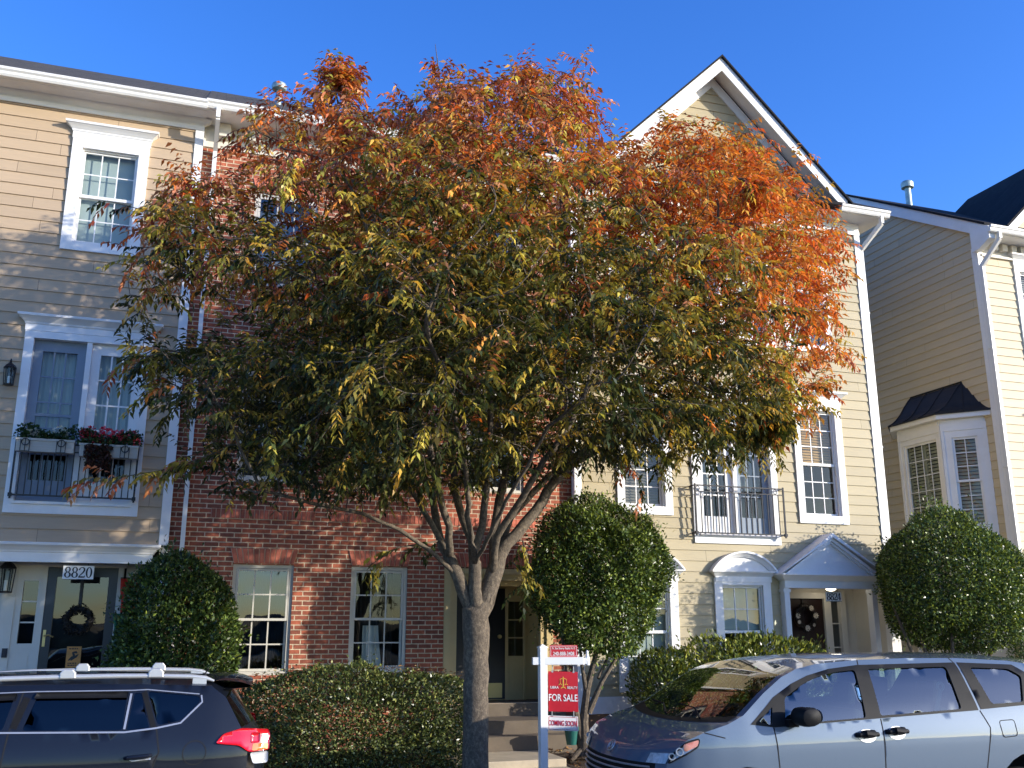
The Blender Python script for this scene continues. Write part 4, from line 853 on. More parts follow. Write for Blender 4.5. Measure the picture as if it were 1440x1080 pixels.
def addpath(path,start,step=.16):
    cur=start; prev=Vector(nodes[start]) if start>=0 else None
    for q in path:
        if prev is None: nodes.append(tuple(q)); par.append(-1); cur=len(nodes)-1; prev=q; continue
        d=(q-prev).length; k=max(1,int(round(d/step)))
        for i in range(1,k+1):
            w=prev.lerp(q,i/k)
            if i<k: w=w+Vector((random.gauss(0,.008),random.gauss(0,.008),0))
            nodes.append(tuple(w)); par.append(cur); cur=len(nodes)-1
        prev=q
    return cur
tipi=addpath(trunk,-1)
for l in stems: addpath(l,tipi)
nst=len(nodes)
for l in limbs:
    fork=min(range(nst),key=lambda i:(Vector(nodes[i])-l[0]).length); addpath(l[1:],fork)
NP=np.array(nodes); ok=np.ones(len(A_),bool); dist=np.full(len(A_),9e9); near=np.zeros(len(A_),int)
def upd(i0):
    global NP
    for i in range(i0,len(nodes)):
        d=np.linalg.norm(A_-np.array(nodes[i]),axis=1); b=d<dist; dist[b]=d[b]; near[b]=i
first=nst
upd(max(first,0)); kill=.165; step=.13
for it in range(110):
    act=ok&(dist<3.); 
    if not act.any(): break
    i0=len(nodes); order=np.unique(near[act])
    for k in order:
        sel=act&(near==k); v=unit(A_[sel]-np.array(nodes[k])).sum(0); nv=np.linalg.norm(v)
        if nv<1e-6: continue
        pd=np.array(nodes[k])-np.array(nodes[par[k]]) if par[k]>=0 else np.zeros(3); pd=pd/max(np.linalg.norm(pd),1e-6)
        d=v/nv+pd*.35+rng.normal(0,.12,3); d=d/np.linalg.norm(d); q=np.array(nodes[k])+d*step
        nodes.append(tuple(q)); par.append(int(k))
    upd(i0); ok&=dist>kill
    if len(nodes)>19000: break
nn=len(nodes); NP=np.array(nodes); ch=[[] for _ in range(nn)]
for i,p_ in enumerate(par):
    if p_>=0: ch[p_].append(i)
rad=np.zeros(nn); ex=2.25
for i in range(nn-1,-1,-1):
    rad[i]=.0042 if not ch[i] else (sum(rad[c_]**ex for c_ in ch[i]))**(1/ex)
sc=.150/rad[0]; rad=np.where(rad>.012,rad*(1+(sc-1)*np.clip((rad-.012)/(rad[0]-.012),0,1)**.6),rad)
for i in range(nn):
    z=NP[i,2]
    if i<=tipi: rad[i]=np.interp(z,[.05,.25,.6,1.3,1.75,2.05,2.3],[.22,.165,.140,.134,.138,.155,.150])
for l0 in range(tipi+1,nn):
    if par[l0]>=0: rad[l0]=min(rad[l0],rad[par[l0]]*.97 if par[l0]>tipi else .105)
tree=thing('autumn_tree','vase shaped street tree with green to orange red autumn leaves','tree',(TX,TY,.15))
order=sorted(range(nn),key=lambda i:-rad[i]); done=set()
mbT=MB(); mbL=[MB() for _ in range(1)]
def chain(i):
    path=[i]
    while ch[path[-1]]:
        path.append(max(ch[path[-1]],key=lambda k:rad[k]))
    return path
stack=[0]; limbmb=MB()
while stack:
    s=stack.pop(); path=chain(s)
    for k in path:
        big=max(ch[k],key=lambda q:rad[q]) if ch[k] else None
        for q in ch[k]:
            if q!=big: stack.append(q)
    pts=[Vector(nodes[k]) for k in path]; rr=[float(rad[k]) for k in path]
    if par[s]>=0:
        p0=par[s]; pts=[Vector(nodes[p0])]+pts; rr=[min(float(rad[p0]),rr[0]*1.15)]+rr
    if len(pts)<2: continue
    ns=14 if rr[0]>.1 else 9 if rr[0]>.03 else 6 if rr[0]>.01 else 4
    limbmb.tube(pts,rr,ns) if s else mbT.tube(pts[:tipi+3],rr[:tipi+3],18) or limbmb.tube(pts[tipi+1:],rr[tipi+1:],12)
mbT.build('trunk',M['bark'],tree,smooth=True); limbmb.build('branches',M['bark'],tree,smooth='all')
# leaves on twigs
tips=[i for i in range(nn) if i>tipi and rad[i]<.0125]
P=[];D=[];Nn=[];Ln=[];Wd=[];Co=[]; twig=MB()
DGn=np.array([(.028,.040,.012),(.05,.062,.016),(.09,.095,.022)]); OL=np.array([(.28,.22,.04),(.40,.31,.052),(.22,.18,.038)]); GO=np.array([(.62,.38,.07),(.58,.46,.09),(.46,.38,.07)]); ORr=np.array([(.66,.20,.04),(.60,.135,.03),(.68,.29,.06)]); RU=np.array([(.42,.105,.045),(.52,.18,.075),(.28,.07,.04),(.58,.27,.15)])
def sstep(a,b,x): t=np.clip((x-a)/(b-a),0,1); return t*t*(3-2*t)
cen=np.array([3.7,TY,5.4]); shoot=[]
def spray(q,d,col,ln,k,rs):
    """arching twig with alternate hanging leaves"""
    pts=[q]; dd=d.copy(); st=ln/6
    for i in range(6):
        dd=dd+np.array([0,0,-.13])+rs.normal(0,.06,3); dd/=np.linalg.norm(dd); pts.append(pts[-1]+dd*st)
    pts=np.array(pts)
    for j in range(k):
        t=(j+.6)/k*6; i=min(int(t),5); p=pts[i]+(pts[i+1]-pts[i])*(t-i); ax=pts[i+1]-pts[i]; ax/=np.linalg.norm(ax)
        side=np.cross(ax,[0,0,1.]); side/=max(np.linalg.norm(side),1e-6); s=1 if j%2 else -1
        e=ax*.55+side*s*.75+np.array([0,0,-.55])+rs.normal(0,.22,3)
        P.append(p);D.append(e);Nn.append(np.array([0,0,1.])+side*s*.35+rs.normal(0,.35,3)); L0=rs.uniform(.060,.108); Ln.append(L0);Wd.append(L0*rs.uniform(.34,.46)); Co.append(np.clip(col*(1+rs.normal(0,.20))*(1+rs.normal(0,.07,3)),.003,1))
    return pts
rs=np.random.default_rng(5)
def colour(q):
    o=(q-cen)/np.array([4.6,3.1,3.5]); out=np.linalg.norm(o); hgt=(q[2]-3.)/6.5; rt=(q[0]-3.7)/4.8
    red=.95*sstep(.24,.74,hgt)*sstep(.15,.75,out)+.85*sstep(.10,.8,rt)*sstep(.5,.95,out)*sstep(.05,.4,hgt)+.22*sstep(.8,1.1,out)+.35*sstep(.3,.9,-rt)*sstep(.45,.8,hgt)
    red=red*1.05+rs.normal(0,.25)-.12*sstep(.3,.1,hgt) if hgt<.3 else red*1.05+rs.normal(0,.25)
    if red>.70:
        pal=ORr if rs.random()<(.32+.62*sstep(-.1,.6,rt)) else RU
        if rs.random()<.12: pal=GO
    elif red>.46: pal=(GO,ORr,OL,RU)[rs.choice(4,p=[.36,.24,.2,.2])]
    elif red>.16: pal=(OL,GO,DGn)[rs.choice(3,p=[.55,.27,.18])]
    else: pal=(DGn,OL)[0 if rs.random()<(.80+.15*sstep(0,.8,-rt)) else 1]
    return pal[rs.integers(len(pal))]
for i in tips:
    q=NP[i]; d0=q-NP[par[i]]; d0/=max(np.linalg.norm(d0),1e-6); term=not ch[i]
    m=(3+(rs.random()<.75)) if term else (2 if rs.random()<.85 else 1)
    for s in range(m):
        d=d0*.7+rs.normal(0,.55,3)+np.array([0,0,.15]); d/=np.linalg.norm(d)
        ln=rs.uniform(.20,.42) if term else rs.uniform(.15,.3); pts=spray(q,d,colour(q),ln,int(ln*34),rs)
        if rs.random()<.6: twig.tube([tuple(x) for x in pts[::2]],[.0035,.003,.0022,.0015],3,cap=False)
# low sprays that reach out of the crown in the photo
def outreach(path,y,n,cols):
    pp=[np.array(at(a,b,y)) for a,b in path]; twig.tube([tuple(x) for x in pp],[.011-.008*k/(len(pp)-1) for k in range(len(pp))],5)
    for a,b in zip(pp[:-1],pp[1:]):
        for k in range(n):
            q=a+(b-a)*rs.random(); d=(b-a)/np.linalg.norm(b-a)*.8+rs.normal(0,.5,3); d/=np.linalg.norm(d); c_=cols[rs.integers(len(cols))]; spray(q,d,c_[rs.integers(len(c_))],rs.uniform(.2,.34),10,rs)
outreach([(330,640),(270,650),(225,662),(175,670),(110,682)],10.2,6,[OL,DGn,RU]); outreach([(300,290),(250,300),(200,295),(150,282)],10.5,4,[RU,DGn]); outreach([(290,340),(235,345),(185,350)],10.4,6,[RU,DGn])
outreach([(280,500),(220,490),(160,520)],10.2,6,[RU,OL,GO]); outreach([(735,760),(745,800),(735,830)],10.4,5,[OL,DGn]); outreach([(720,790),(745,815)],10.5,5,[OL,DGn]); outreach([(1120,520),(1160,500),(1205,495)],10.6,5,[ORr,RU]); outreach([(1100,470),(1150,430),(1190,395)],10.6,3,[ORr,RU])
outreach([(620,130),(615,85),(612,62)],10.4,1,[RU]); outreach([(800,115),(815,88),(828,70)],10.4,3,[ORr,RU]); outreach([(620,760),(560,770),(520,795)],10.5,5,[DGn,OL]); outreach([(870,640),(900,670),(905,690)],10.6,3,[RU,DGn]); outreach([(930,230),(940,180),(936,160)],11,2,[ORr,RU]); outreach([(440,150),(450,120),(455,100)],10.8,5,[RU,ORr])
top_t=[i for i in tips if not ch[i]]; sc_t=np.array([((NP[i]-cen)/np.array([4.6,3.1,3.5])).dot(np.array([.25*np.sign(NP[i][0]-3.7),0,.9])) for i in top_t])
for k in np.argsort(-sc_t)[:260:4]:
    q=NP[top_t[k]]; d=(q-cen)/np.array([4.6,3.1,3.5]); d=d/np.linalg.norm(d)+rs.normal(0,.3,3)+np.array([0,0,.5]); d/=np.linalg.norm(d); L_=rs.uniform(.18,.45); e=q+d*L_
    twig.tube([tuple(q),tuple(q+d*L_*.5),tuple(e)],[.005,.0035,.002],4)
    for f_ in (.35,.7,1.): spray(q+d*L_*f_,d+rs.normal(0,.45,3),colour(q),rs.uniform(.14,.26),7,rs)
twig.build('twigs',M['bark'],tree,smooth='all')
leaves('crown',np.array(P),np.array(D),np.array(Nn),np.array(Ln),np.array(Wd),np.array(Co),M['leaf'],tree,fold=.22,droop=.12)
print('TREE nodes',nn,'leaves',len(P))
# ================================================================ flower boxes hung on the balcony rail
def flowerbox(x0,x1,z,lbl,kind):
    t=thing('flower_box',lbl,'flower box',((x0+x1)/2,14.1,z),group='flower boxes on the balcony rail')
    yc=14.09; mb=MB(); mb.extr([(x0,yc-.085,z+.15),(x0,yc-.065,z-.02),(x0,yc+.065,z-.02),(x0,yc+.085,z+.15)],(x1-x0,0,0)); mb.box(x0-.01,x1+.01,yc-.095,yc-.082,z+.125,z+.155); mb.box(x0+.0,x1-.0,yc-.076,yc-.071,z+.05,z+.062)
    mb.build('planter',M['planter'],t)
    w=x1-x0
    for xx in (x0+.16*w,x0+.78*w):
        mb=MB(); mb.torus((xx,yc-.10,z+.10),(0,1,0),.045,.006,14,5); mb.box(xx-.06,xx+.06,yc-.106,yc-.096,z-.03,z-.02); mb.box(xx-.06,xx-.05,yc-.105,yc-.097,z-.03,z+.13); mb.box(xx+.05,xx+.06,yc-.105,yc-.097,z-.03,z+.13); mb.box(xx-.006,xx+.006,yc-.105,yc-.097,z-.03,z+.15); mb.build('hanger',M['black'],t)
    n=1500 if kind else 900; u=rng.random(n); cl=.5+.5*np.sin(u*w*11+ (1 if kind else 0)); Pf=np.stack([x0+u*w+rng.normal(0,.03,n),yc+rng.normal(0,.06,n),z+.15+rng.random(n)*(.08+.13*cl)],1)
    Dd=rng.normal(size=(n,3))+np.array([0,-.3,.6]); leaves('foliage',Pf,Dd,rdir(n)+np.array([0,0,1.]),.05*np.ones(n),.032*np.ones(n),palette(n,[(.02,.05,.02),(.045,.085,.025),(.10,.13,.04)],[3,3,1]),M['soft'],t)
    if kind:
        n=900; Pt=np.stack([x0+w*(.12+.42*rng.random(n)),yc-.09-rng.random(n)*.06,z+.13-rng.random(n)**1.3*.30],1); leaves('trailing_leaves',Pt,rng.normal(size=(n,3))+np.array([0,0,-.8]),rng.normal(size=(n,3))+np.array([0,-1.,0]),.045*np.ones(n),.03*np.ones(n),palette(n,[(.05,.018,.012),(.09,.035,.02),(.05,.04,.02)],[3,2,1]),M['soft'],t)
        fl=[(.04+.80*k/15+rng.normal(0,.02),rng.uniform(.20,.34)) for k in range(15)]+[(.95,.2),(.88,.30),(.05,.25)]; cols=[(.72,.03,.08),(.85,.16,.24),(.65,.02,.06)]
    else:
        fl=[(.22,.22),(.27,.23),(.68,.27),(.74,.27),(.80,.25)]; cols=[(.75,.75,.72),(.62,.63,.60)]
    Pp=[];Dp=[];cp=[]
    for fx,fz in fl:
        for k in range(26):
            v=rng.normal(size=3); v/=np.linalg.norm(v); Pp.append(np.array([x0+fx*w,yc-.03,z+.02+fz])+v*.034); Dp.append(v); cp.append(cols[rng.integers(len(cols))])
    leaves('flowers',np.array(Pp),np.array(Dp),rdir(len(Pp)),.042*np.ones(len(Pp)),.036*np.ones(len(Pp)),np.array(cp),M['soft'],t)
    return t
flowerbox(-2.24,-1.53,4.30,'white flower box with green plants and white blooms on the balcony rail',False)
flowerbox(-1.46,-.72,4.27,'flower box with red geraniums and trailing dark leaves on the balcony rail',True)
# ================================================================ vehicles
def pip(x,y,pl):
    c=False; j=len(pl)-1
    for i in range(len(pl)):
        if (pl[i][1]>y)!=(pl[j][1]>y) and x<(pl[j][0]-pl[i][0])*(y-pl[i][1])/(pl[j][1]-pl[i][1])+pl[i][0]: c=not c
        j=i
    return c
def resamp(pl,step,closed=True):
    o=[]; n=len(pl)
    for i in range(n if closed else n-1):
        a,b=Vector(pl[i]),Vector(pl[(i+1)%n]); k=max(1,math.ceil((b-a).length/step))
        for q in range(k): o.append(tuple(a.lerp(b,q/k)))
    if not closed: o.append(tuple(pl[-1]))
    return o
def smoothpl(pl,it=2):
    for _ in range(it):
        o=[]
        for i in range(len(pl)):
            a,b=Vector(pl[i]),Vector(pl[(i+1)%len(pl)]); o+= [tuple(a.lerp(b,.25)),tuple(a.lerp(b,.75))]
        pl=o
    return pl
def rounded(pl,r=.03):
    o=[]; n=len(pl)
    for i in range(n):
        p,a,b=Vector(pl[i]),Vector(pl[i-1]),Vector(pl[(i+1)%n]); da=(a-p);db=(b-p); ra=min(r,da.length*.4); rb=min(r,db.length*.4); A_=p+da.normalized()*ra; B_=p+db.normalized()*rb
        for t in (0,.33,.67,1): o.append(tuple(A_*(1-t)**2+p*2*t*(1-t)+B_*t*t))
    return o
def panel(pl,holes=(),step=.07):
    rings=[resamp(pl,step)]+[resamp(h,step) for h in holes]; vs=[];es=[]
    for r in rings:
        b=len(vs); vs+=r; es+=[(b+i,b+(i+1)%len(r)) for i in range(len(r))]
    bound=list(vs); x0=min(p[0] for p in pl);x1=max(p[0] for p in pl);z0=min(p[1] for p in pl);z1=max(p[1] for p in pl)
    x=x0+step*.5
    while x<x1:
        z=z0+step*.5
        while z<z1:
            if pip(x,z,pl) and not any(pip(x,z,h) for h in holes) and all((x-q[0])**2+(z-q[1])**2>(step*.45)**2 for q in bound): vs.append((x,z))
            z+=step
        x+=step
    V,E_,Fc,*_=geometry.delaunay_2d_cdt([Vector(v) for v in vs],es,[],0,1e-5)
    out=[]
    for f in Fc:
        cx=sum(V[i][0] for i in f)/3; cz=sum(V[i][1] for i in f)/3
        if pip(cx,cz,pl) and not any(pip(cx,cz,h) for h in holes):
            a,b,c=[V[i] for i in f]; ar=(b[0]-a[0])*(c[1]-a[1])-(b[1]-a[1])*(c[0]-a[0]); out.append(tuple(f) if ar>0 else tuple(reversed(f)))
    return [tuple(v) for v in V],out
class Car:
    def __init__(s,root,hw,taper,st,paint): s.root=root; s.hw=hw; s.tp=taper; s.st=st; s.paint=paint
    def fy(s,x,z): return float(np.interp(z,*s.hw)*np.interp(x,*s.tp))
    def side(s,name,pl,mat,holes=(),off=0.,parent=None,both=True,step=.07,smooth='all',thick=0):
        V,T=panel(pl,holes,step); res=[]
        for k,sg in enumerate((-1,1) if both else (-1,)):
            mb=MB(); mb.v+=[(x,sg*(s.fy(x,z)+off),z) for x,z in V]; mb.f+=[tuple(i for i in (f if sg<0 else reversed(f))) for f in T]; mb.t=[0.]*len(mb.f)
            if thick:
                R_=resamp(pl,step)
                for i in range(len(R_)):
                    a,c=R_[i],R_[(i+1)%len(R_)]; q=[(a[0],sg*(s.fy(*a)+off-thick),a[1]),(c[0],sg*(s.fy(*c)+off-thick),c[1]),(c[0],sg*(s.fy(*c)+off),c[1]),(a[0],sg*(s.fy(*a)+off),a[1])]
                    mb.quad(*(q if sg<0 else reversed(q)))
            pr=parent or s.root
            if isinstance(pr,tuple): pr=pr[k]
            res.append(mb.build(name,mat,pr,smooth=smooth,local=True))
        return tuple(res) if both else res[0]
    def strip(s,name,pts,w,mat,off=.003,parent=None,both=True,closed=False,thick=0):
        P=resamp(pts,.04,closed); n=len(P)
        for k,sg in enumerate((-1,1) if both else (-1,)):
            rows=[]; mb=MB()
            for i in range(n):
                a=Vector(P[(i-1)%n] if closed else P[max(i-1,0)]); c=Vector(P[(i+1)%n] if closed else P[min(i+1,n-1)]); t=(c-a).normalized(); nn_=Vector((-t.y,t.x))*w/2; p=Vector(P[i]); r=[]
                for q,o in ((p+nn_,0),(p+nn_,off),(p-nn_,off),(p-nn_,0)): r.append((q.x,sg*(s.fy(q.x,q.y)+o),q.y))
                rows.append(r if sg>0 else r[::-1])
            if closed: rows.append(rows[0])
            mb.grid(rows); pr=parent or s.root
            if isinstance(pr,tuple): pr=pr[k]
            mb.build(name,mat,pr,local=True)
    def toppts(s,i0,i1,ts,sub=4,off=0.):
        """rows of points over the top surface from station i0 to i1, ts = lateral fractions 1 (near edge) .. -1"""
        st=s.st; rows=[]
        for i in range(i0,i1):
            for k in range(sub+(1 if i==i1-1 else 0)):
                u=k/sub; E=Vector(st[i][0]).lerp(Vector(st[i+1][0]),u); Cc=Vector(st[i][1]).lerp(Vector(st[i+1][1]),u); ye=s.fy(E.x,E.y); r=[]
                for t in ts:
                    a=abs(t)**2.2; r.append((Cc.x+(E.x-Cc.x)*a,-ye*t,Cc.y+(E.y-Cc.y)*a+off))
                rows.append(r)
        return rows
    def top(s,name,i0,i1,ts,mat,off=0.,parent=None,sub=4):
        mb=MB(); mb.grid(s.toppts(i0,i1,ts,sub,off)); return mb.build(name,mat,parent or s.root,smooth='all',local=True)
def lin(a,b,n): return [a+(b-a)*i/n for i in range(n+1)]
def wheel(root,x,y,r,w):
    mb=MB(); sg=-1 if y<0 else 1
    prof=[(r*.64,-w*.42),(r*.72,-w*.5),(r*.93,-w*.5),(r,-w*.36),(r,w*.36),(r*.93,w*.5),(r*.72,w*.5),(r*.64,w*.42)]
    def lat(prof,n=36):
        q=MB(); rows=[[(x+a*math.cos(2*math.pi*k/n),y+b*sg,r+a*math.sin(2*math.pi*k/n)) for k in range(n)] for a,b in prof]; q.grid(rows,close=True); return q
    o=lat(prof).build('wheel',M['tyre'],root,smooth=True,local=True)
    q=lat([(r*.66,w*.40),(r*.63,w*.44),(r*.60,w*.40),(r*.58,w*.1),(.02,w*.08)])
    for k in range(5):
        a=2*math.pi*k/5; d=Vector((math.cos(a),0,math.sin(a))); t=Vector((-math.sin(a),0,math.cos(a))); c=Vector((x,y+sg*w*.33,r))
        q.extr([c+t*.045,c+d*r*.6+t*.03,c+d*r*.6-t*.03,c-t*.045],(0,sg*w*.08,0))
    q.build('rim',M['alloy'],o,local=True)
    q=lat([(r*.20,w*.42),(r*.17,w*.46),(.0,w*.47)],16); q.build('hub_cap',M['alloy'],o,local=True,smooth=True)
def seatmb(x,y,z,w=.5,rec=.18,mat='seatcloth',parent=None,name='seat'):
    mb=MB(); mb.extr([(x-.25,y-w/2,z),(x+.25,y-w/2,z),(x+.27,y-w/2,z+.16),(x-.27,y-w/2,z+.14)],(0,w,0)); mb.extr([(x+.16,y-w/2,z+.1),(x+.30,y-w/2,z+.1),(x+.30+rec,y-w/2+.03,z+.70),(x+.20+rec,y-w/2+.03,z+.72)],(0,w-.02,0))
    mb.extr([(x+.20+rec,y-.13,z+.74),(x+.31+rec,y-.13,z+.74),(x+.33+rec,y-.12,z+.94),(x+.25+rec,y-.12,z+.95)],(0,.25,0)); return mb.build(name,M[mat],parent,local=True,bevel=.035)
M['tyre']=pmat('tyre_rubber',(.012,.012,.013),.85,var=.2,scale=20); M['alloy']=pmat('alloy_wheel',(.45,.46,.48),.3,metal=.9,var=.05)
def carpaint(name,col,metal,rough,flake=.15,coat=1.):
    m,nt,b,out=newmat(name); L=nt.links; tc=N(nt,'ShaderNodeTexCoord'); n=N(nt,'ShaderNodeTexNoise'); n.inputs['Scale'].default_value=900; n.inputs['Detail'].default_value=1; L.new(tc.outputs['Object'],n.inputs[0])
    c=Vector(col); r=ramp(nt,[(.35,tuple(c*(1-flake))),(.65,tuple(c*(1+flake)))]); L.new(n.outputs[0],r.inputs[0]); L.new(r.outputs[0],b.inputs['Base Color'])
    n2=N(nt,'ShaderNodeTexNoise'); n2.inputs['Scale'].default_value=5; n2.inputs['Detail'].default_value=7; n2.inputs['Roughness'].default_value=.7; L.new(tc.outputs['Object'],n2.inputs[0])
    r2=ramp(nt,[(.35,(.02,)*3),(.75,(.06,)*3)]); L.new(n2.outputs[0],r2.inputs[0]); L.new(r2.outputs[0],b.inputs['Coat Roughness'])
    b.inputs['Metallic'].default_value=metal; b.inputs['Roughness'].default_value=rough; b.inputs['Coat Weight'].default_value=coat; b.inputs['Specular IOR Level'].default_value=.15
    return m
M['vanpaint']=carpaint('shaded_silver_blue_paint',(.085,.118,.165),.2,.5); M['suvpaint']=carpaint('dark_navy_paint',(.005,.007,.013),.0,.5,coat=.6)  # van base colour is darkened to carry the shade on the van
M['blackplastic']=pmat('black_plastic',(.010,.010,.011),.55,spec=.12,var=.15,scale=9); M['carglass']=glassmat('minivan_glass',(.42,.52,.47),.17,wav=.006); M['privacyglass']=glassmat('privacy_glass',(.035,.04,.05),.065,wav=.004); M['windscreen']=glassmat('windscreen_glass',(.45,.52,.47),.16,wav=.01)
M['chrome']=pmat('chrome',(.40,.40,.41),.35,metal=.55,var=.03); M['satin']=pmat('satin_silver_rail',(.52,.52,.51),.4,metal=.5,var=.04); M['seatcloth']=pmat('dark_seat_cloth',(.035,.038,.04),.9,var=.2,scale=20); M['cabin']=pmat('cabin_trim',(.06,.06,.058),.85,var=.15); M['cabinlight']=pmat('light_cabin_trim',(.36,.38,.32),.85,var=.1)
M['lampred']=pmat('red_lamp_lens',(.55,.006,.014),.12,var=.15,scale=25,coat=1.); M['lampamber']=pmat('amber_lens',(.62,.16,.01),.12,var=.12,scale=25,coat=1.); M['lampclear']=pmat('clear_lamp_lens',(.42,.43,.44),.3,metal=.1,var=.4,scale=22,coat=.35); M['amberpale']=pmat('pale_amber_reflector',(.60,.20,.11),.2,var=.1,coat=1.); M['seam']=pmat('shut_line',(.006,.006,.007),.9,var=.1); M['signlens']=pmat('white_lamp_lens',(.5,.5,.5),.2,var=.1,coat=1)
# ---- minivan
van=thing('minivan','silver blue minivan parked in front of the cream townhouse','minivan',(3.6,8.41,0))
vst=[((.32,.25),(.10,.25)),((.31,.50),(.11,.50)),((.30,.72),(.12,.70)),((.31,.90),(.16,.88)),((.36,1.01),(.22,.975)),((.46,1.085),(.39,1.06)),((.63,1.15),(.52,1.13)),((.84,1.205),(.68,1.175)),((1.00,1.27),(.78,1.20)),((1.25,1.44),(1.12,1.43)),((1.48,1.57),(1.42,1.60)),((1.66,1.635),(1.68,1.685)),((1.9,1.675),(1.95,1.72)),((2.38,1.705),(2.4,1.745)),((2.9,1.715),(2.9,1.755)),((3.5,1.71),(3.5,1.75)),((4.1,1.68),(4.15,1.735)),((4.6,1.61),(4.72,1.69)),((4.84,1.46),(4.93,1.60)),((4.93,1.15),(5.03,1.15)),((4.94,.75),(5.085,.75)),((4.92,.30),(5.06,.30))]
vc=Car(van,([.2,.45,.80,1.02,1.10,1.20,1.30,1.45,1.6,1.72],[.93,.965,.985,.99,.978,.955,.925,.865,.80,.72]),([0,.2,.3,.45,.7,1.0,4.3,4.7,4.95,5.1],[.70,.78,.84,.935,.98,1,1,.985,.93,.85]),vst,M['vanpaint'])
def arch(cx,cz,r,n=12): return [(cx+r*math.cos(math.pi*k/n),max(.22,cz+r*math.sin(math.pi*k/n))) for k in range(n+1)]
def outline_(st,i0,i1,f,rr,z0): # closed side outline, clockwise top then bottom back
    top=[s_[0] for s_ in st[i0:i1+1]]; return top+[(top[-1][0]-.02,z0)]+arch(rr,.42,.45)+arch(f,.42,.45)+[(top[0][0]+.03,z0)]
vout=outline_(vst,0,21,.98,4.02,.25)
qg=rounded([(1.14,1.218),(1.305,1.335),(1.262,1.188)],.015); fg=rounded([(1.39,1.19),(1.45,1.40),(1.68,1.51),(1.86,1.57),(2.07,1.605),(2.28,1.62),(2.235,1.22)],.03); sg_=rounded([(2.425,1.625),(3.32,1.635),(3.31,1.265),(2.395,1.232)],.03); rg=rounded([(3.60,1.625),(4.05,1.605),(4.17,1.54),(4.06,1.31),(3.68,1.30)],.03)
fdoor=[(1.275,1.168),(1.295,.85),(1.33,.30),(2.36,.30),(2.372,.8),(2.388,1.208)]; sdoor=[(2.388,1.208),(2.372,.8),(2.36,.30),(3.40,.30),(3.46,.62),(3.50,.80),(3.58,1.10),(3.515,1.248)]
vc.side('body',vout,M['vanpaint'],[qg,fg,sg_,rg,fdoor,sdoor])
d1=vc.side('front_door',fdoor,M['vanpaint']); d2=vc.side('sliding_door',sdoor,M['vanpaint'])
fr1=[(1.055,1.20),(1.34,1.41),(1.56,1.515),(1.75,1.58),(2.0,1.632),(2.33,1.662),(3.45,1.672),(3.50,1.252),(2.39,1.213),(1.28,1.170)]
vc.side('window_frame',fr1,M['blackplastic'],[qg,fg,sg_],.004); vc.side('window_frame',[(3.475,1.672),(4.12,1.645),(4.235,1.575),(4.10,1.285),(3.53,1.258)],M['blackplastic'],[rg],.004)
for g_ in (qg,fg,sg_,rg): vc.side('window_glass',g_,M['carglass'],off=-.012)
for s_ in ([(1.275,1.168),(1.295,.85),(1.33,.30)],[(2.388,1.208),(2.372,.8),(2.36,.30)],[(3.515,1.248),(3.58,1.10),(3.50,.80),(3.46,.62)],[(2.345,1.662),(2.36,1.705)],[(3.44,1.672),(3.41,1.712)]): vc.strip('shut_line',s_,.011,M['seam'],.0015)
vc.strip('shut_line',[(.62,1.145),(.80,1.10)],.008,M['seam'],.0015)
vc.strip('fuel_flap_line',rounded([(3.70,1.155),(3.88,1.16),(3.88,1.02),(3.71,1.01)],.03),.007,M['seam'],.0015,closed=True,both=False)
ts=lin(1,-1,20)
vc.top('front_fascia',0,2,ts,M['vanpaint']); vc.top('front_fascia',2,3,[1,.97,.94,.9,.86],M['vanpaint']); vc.top('front_fascia',2,3,[-.86,-.9,-.94,-.97,-1],M['vanpaint'])
gr=vc.top('grille',2,3,lin(.86,-.86,14),M['blackplastic'])
mb=MB()
for k in range(4):
    z=.735+k*.042; rows=vc.toppts(2,3,lin(.8,-.8,14),4); row=rows[min(k+0,len(rows)-1)]; mb.tube([(p[0]-.012,p[1],p[2]+.015) for p in row],.009,6)
mb.build('grille_bar',M['chrome'],gr,smooth=True,local=True)
hood=vc.top('hood',3,8,ts,M['vanpaint'])
c_=vc.toppts(3,4,[0],4)[3][0]; mb=MB(); mb.torus((c_[0]-.012,c_[1],c_[2]+.012),(-.75,0,.55),.052,.007,24,6); mb.torus((c_[0]-.012,c_[1],c_[2]+.02),(-.75,0,.55),.026,.006,20,6); mb.build('hood_emblem',M['chrome'],hood,smooth=True,local=True)
vc.top('windscreen',8,11,lin(.93,-.93,20),M['windscreen']); vc.top('pillar',8,11,[1,.98,.955,.93],M['vanpaint']); vc.top('pillar',8,11,[-.93,-.955,-.98,-1],M['vanpaint'])
vc.top('roof',11,18,ts,M['vanpaint']); vc.top('tailgate',18,21,ts,M['vanpaint'])
mb=MB(); rows=vc.toppts(7,8,lin(.95,-.95,16),4,.004); mb.grid(rows[1:]); mb.build('cowl',M['blackplastic'],van,local=True,smooth='all')
mb=MB()
for (y0,y1,xe) in ((.55,-.05,1.02),(-.1,-.62,1.02)): mb.tube([(.80,-y0,1.225),(.92,-(y0+y1)/2,1.285),(.93,-y1,1.30)],.009,6)
mb.build('wiper',M['blackplastic'],van,local=True)
hl=rounded([(.318,.905),(.368,.995),(.46,1.075),(.57,1.10),(.55,1.04),(.40,.955)],.02)
h1=vc.side('headlight',hl,M['lampclear'],off=.006,thick=.012,step=.04); vc.side('amber_reflector',rounded([(.43,1.06),(.565,1.093),(.548,1.045),(.43,1.0)],.02),M['amberpale'],off=.009,parent=h1,step=.03)
for k_,sg in enumerate((-1,1)):
    mb=MB()
    for xx,zz,r_ in ((.345,.962,.024),(.40,1.0,.028)): mb.torus((xx,sg*(vc.fy(xx,zz)+.010),zz),(-.35,sg,.1),r_,.007,20,6)
    mb.build('lamp_ring',M['chrome'],h1[k_],smooth=True,local=True)
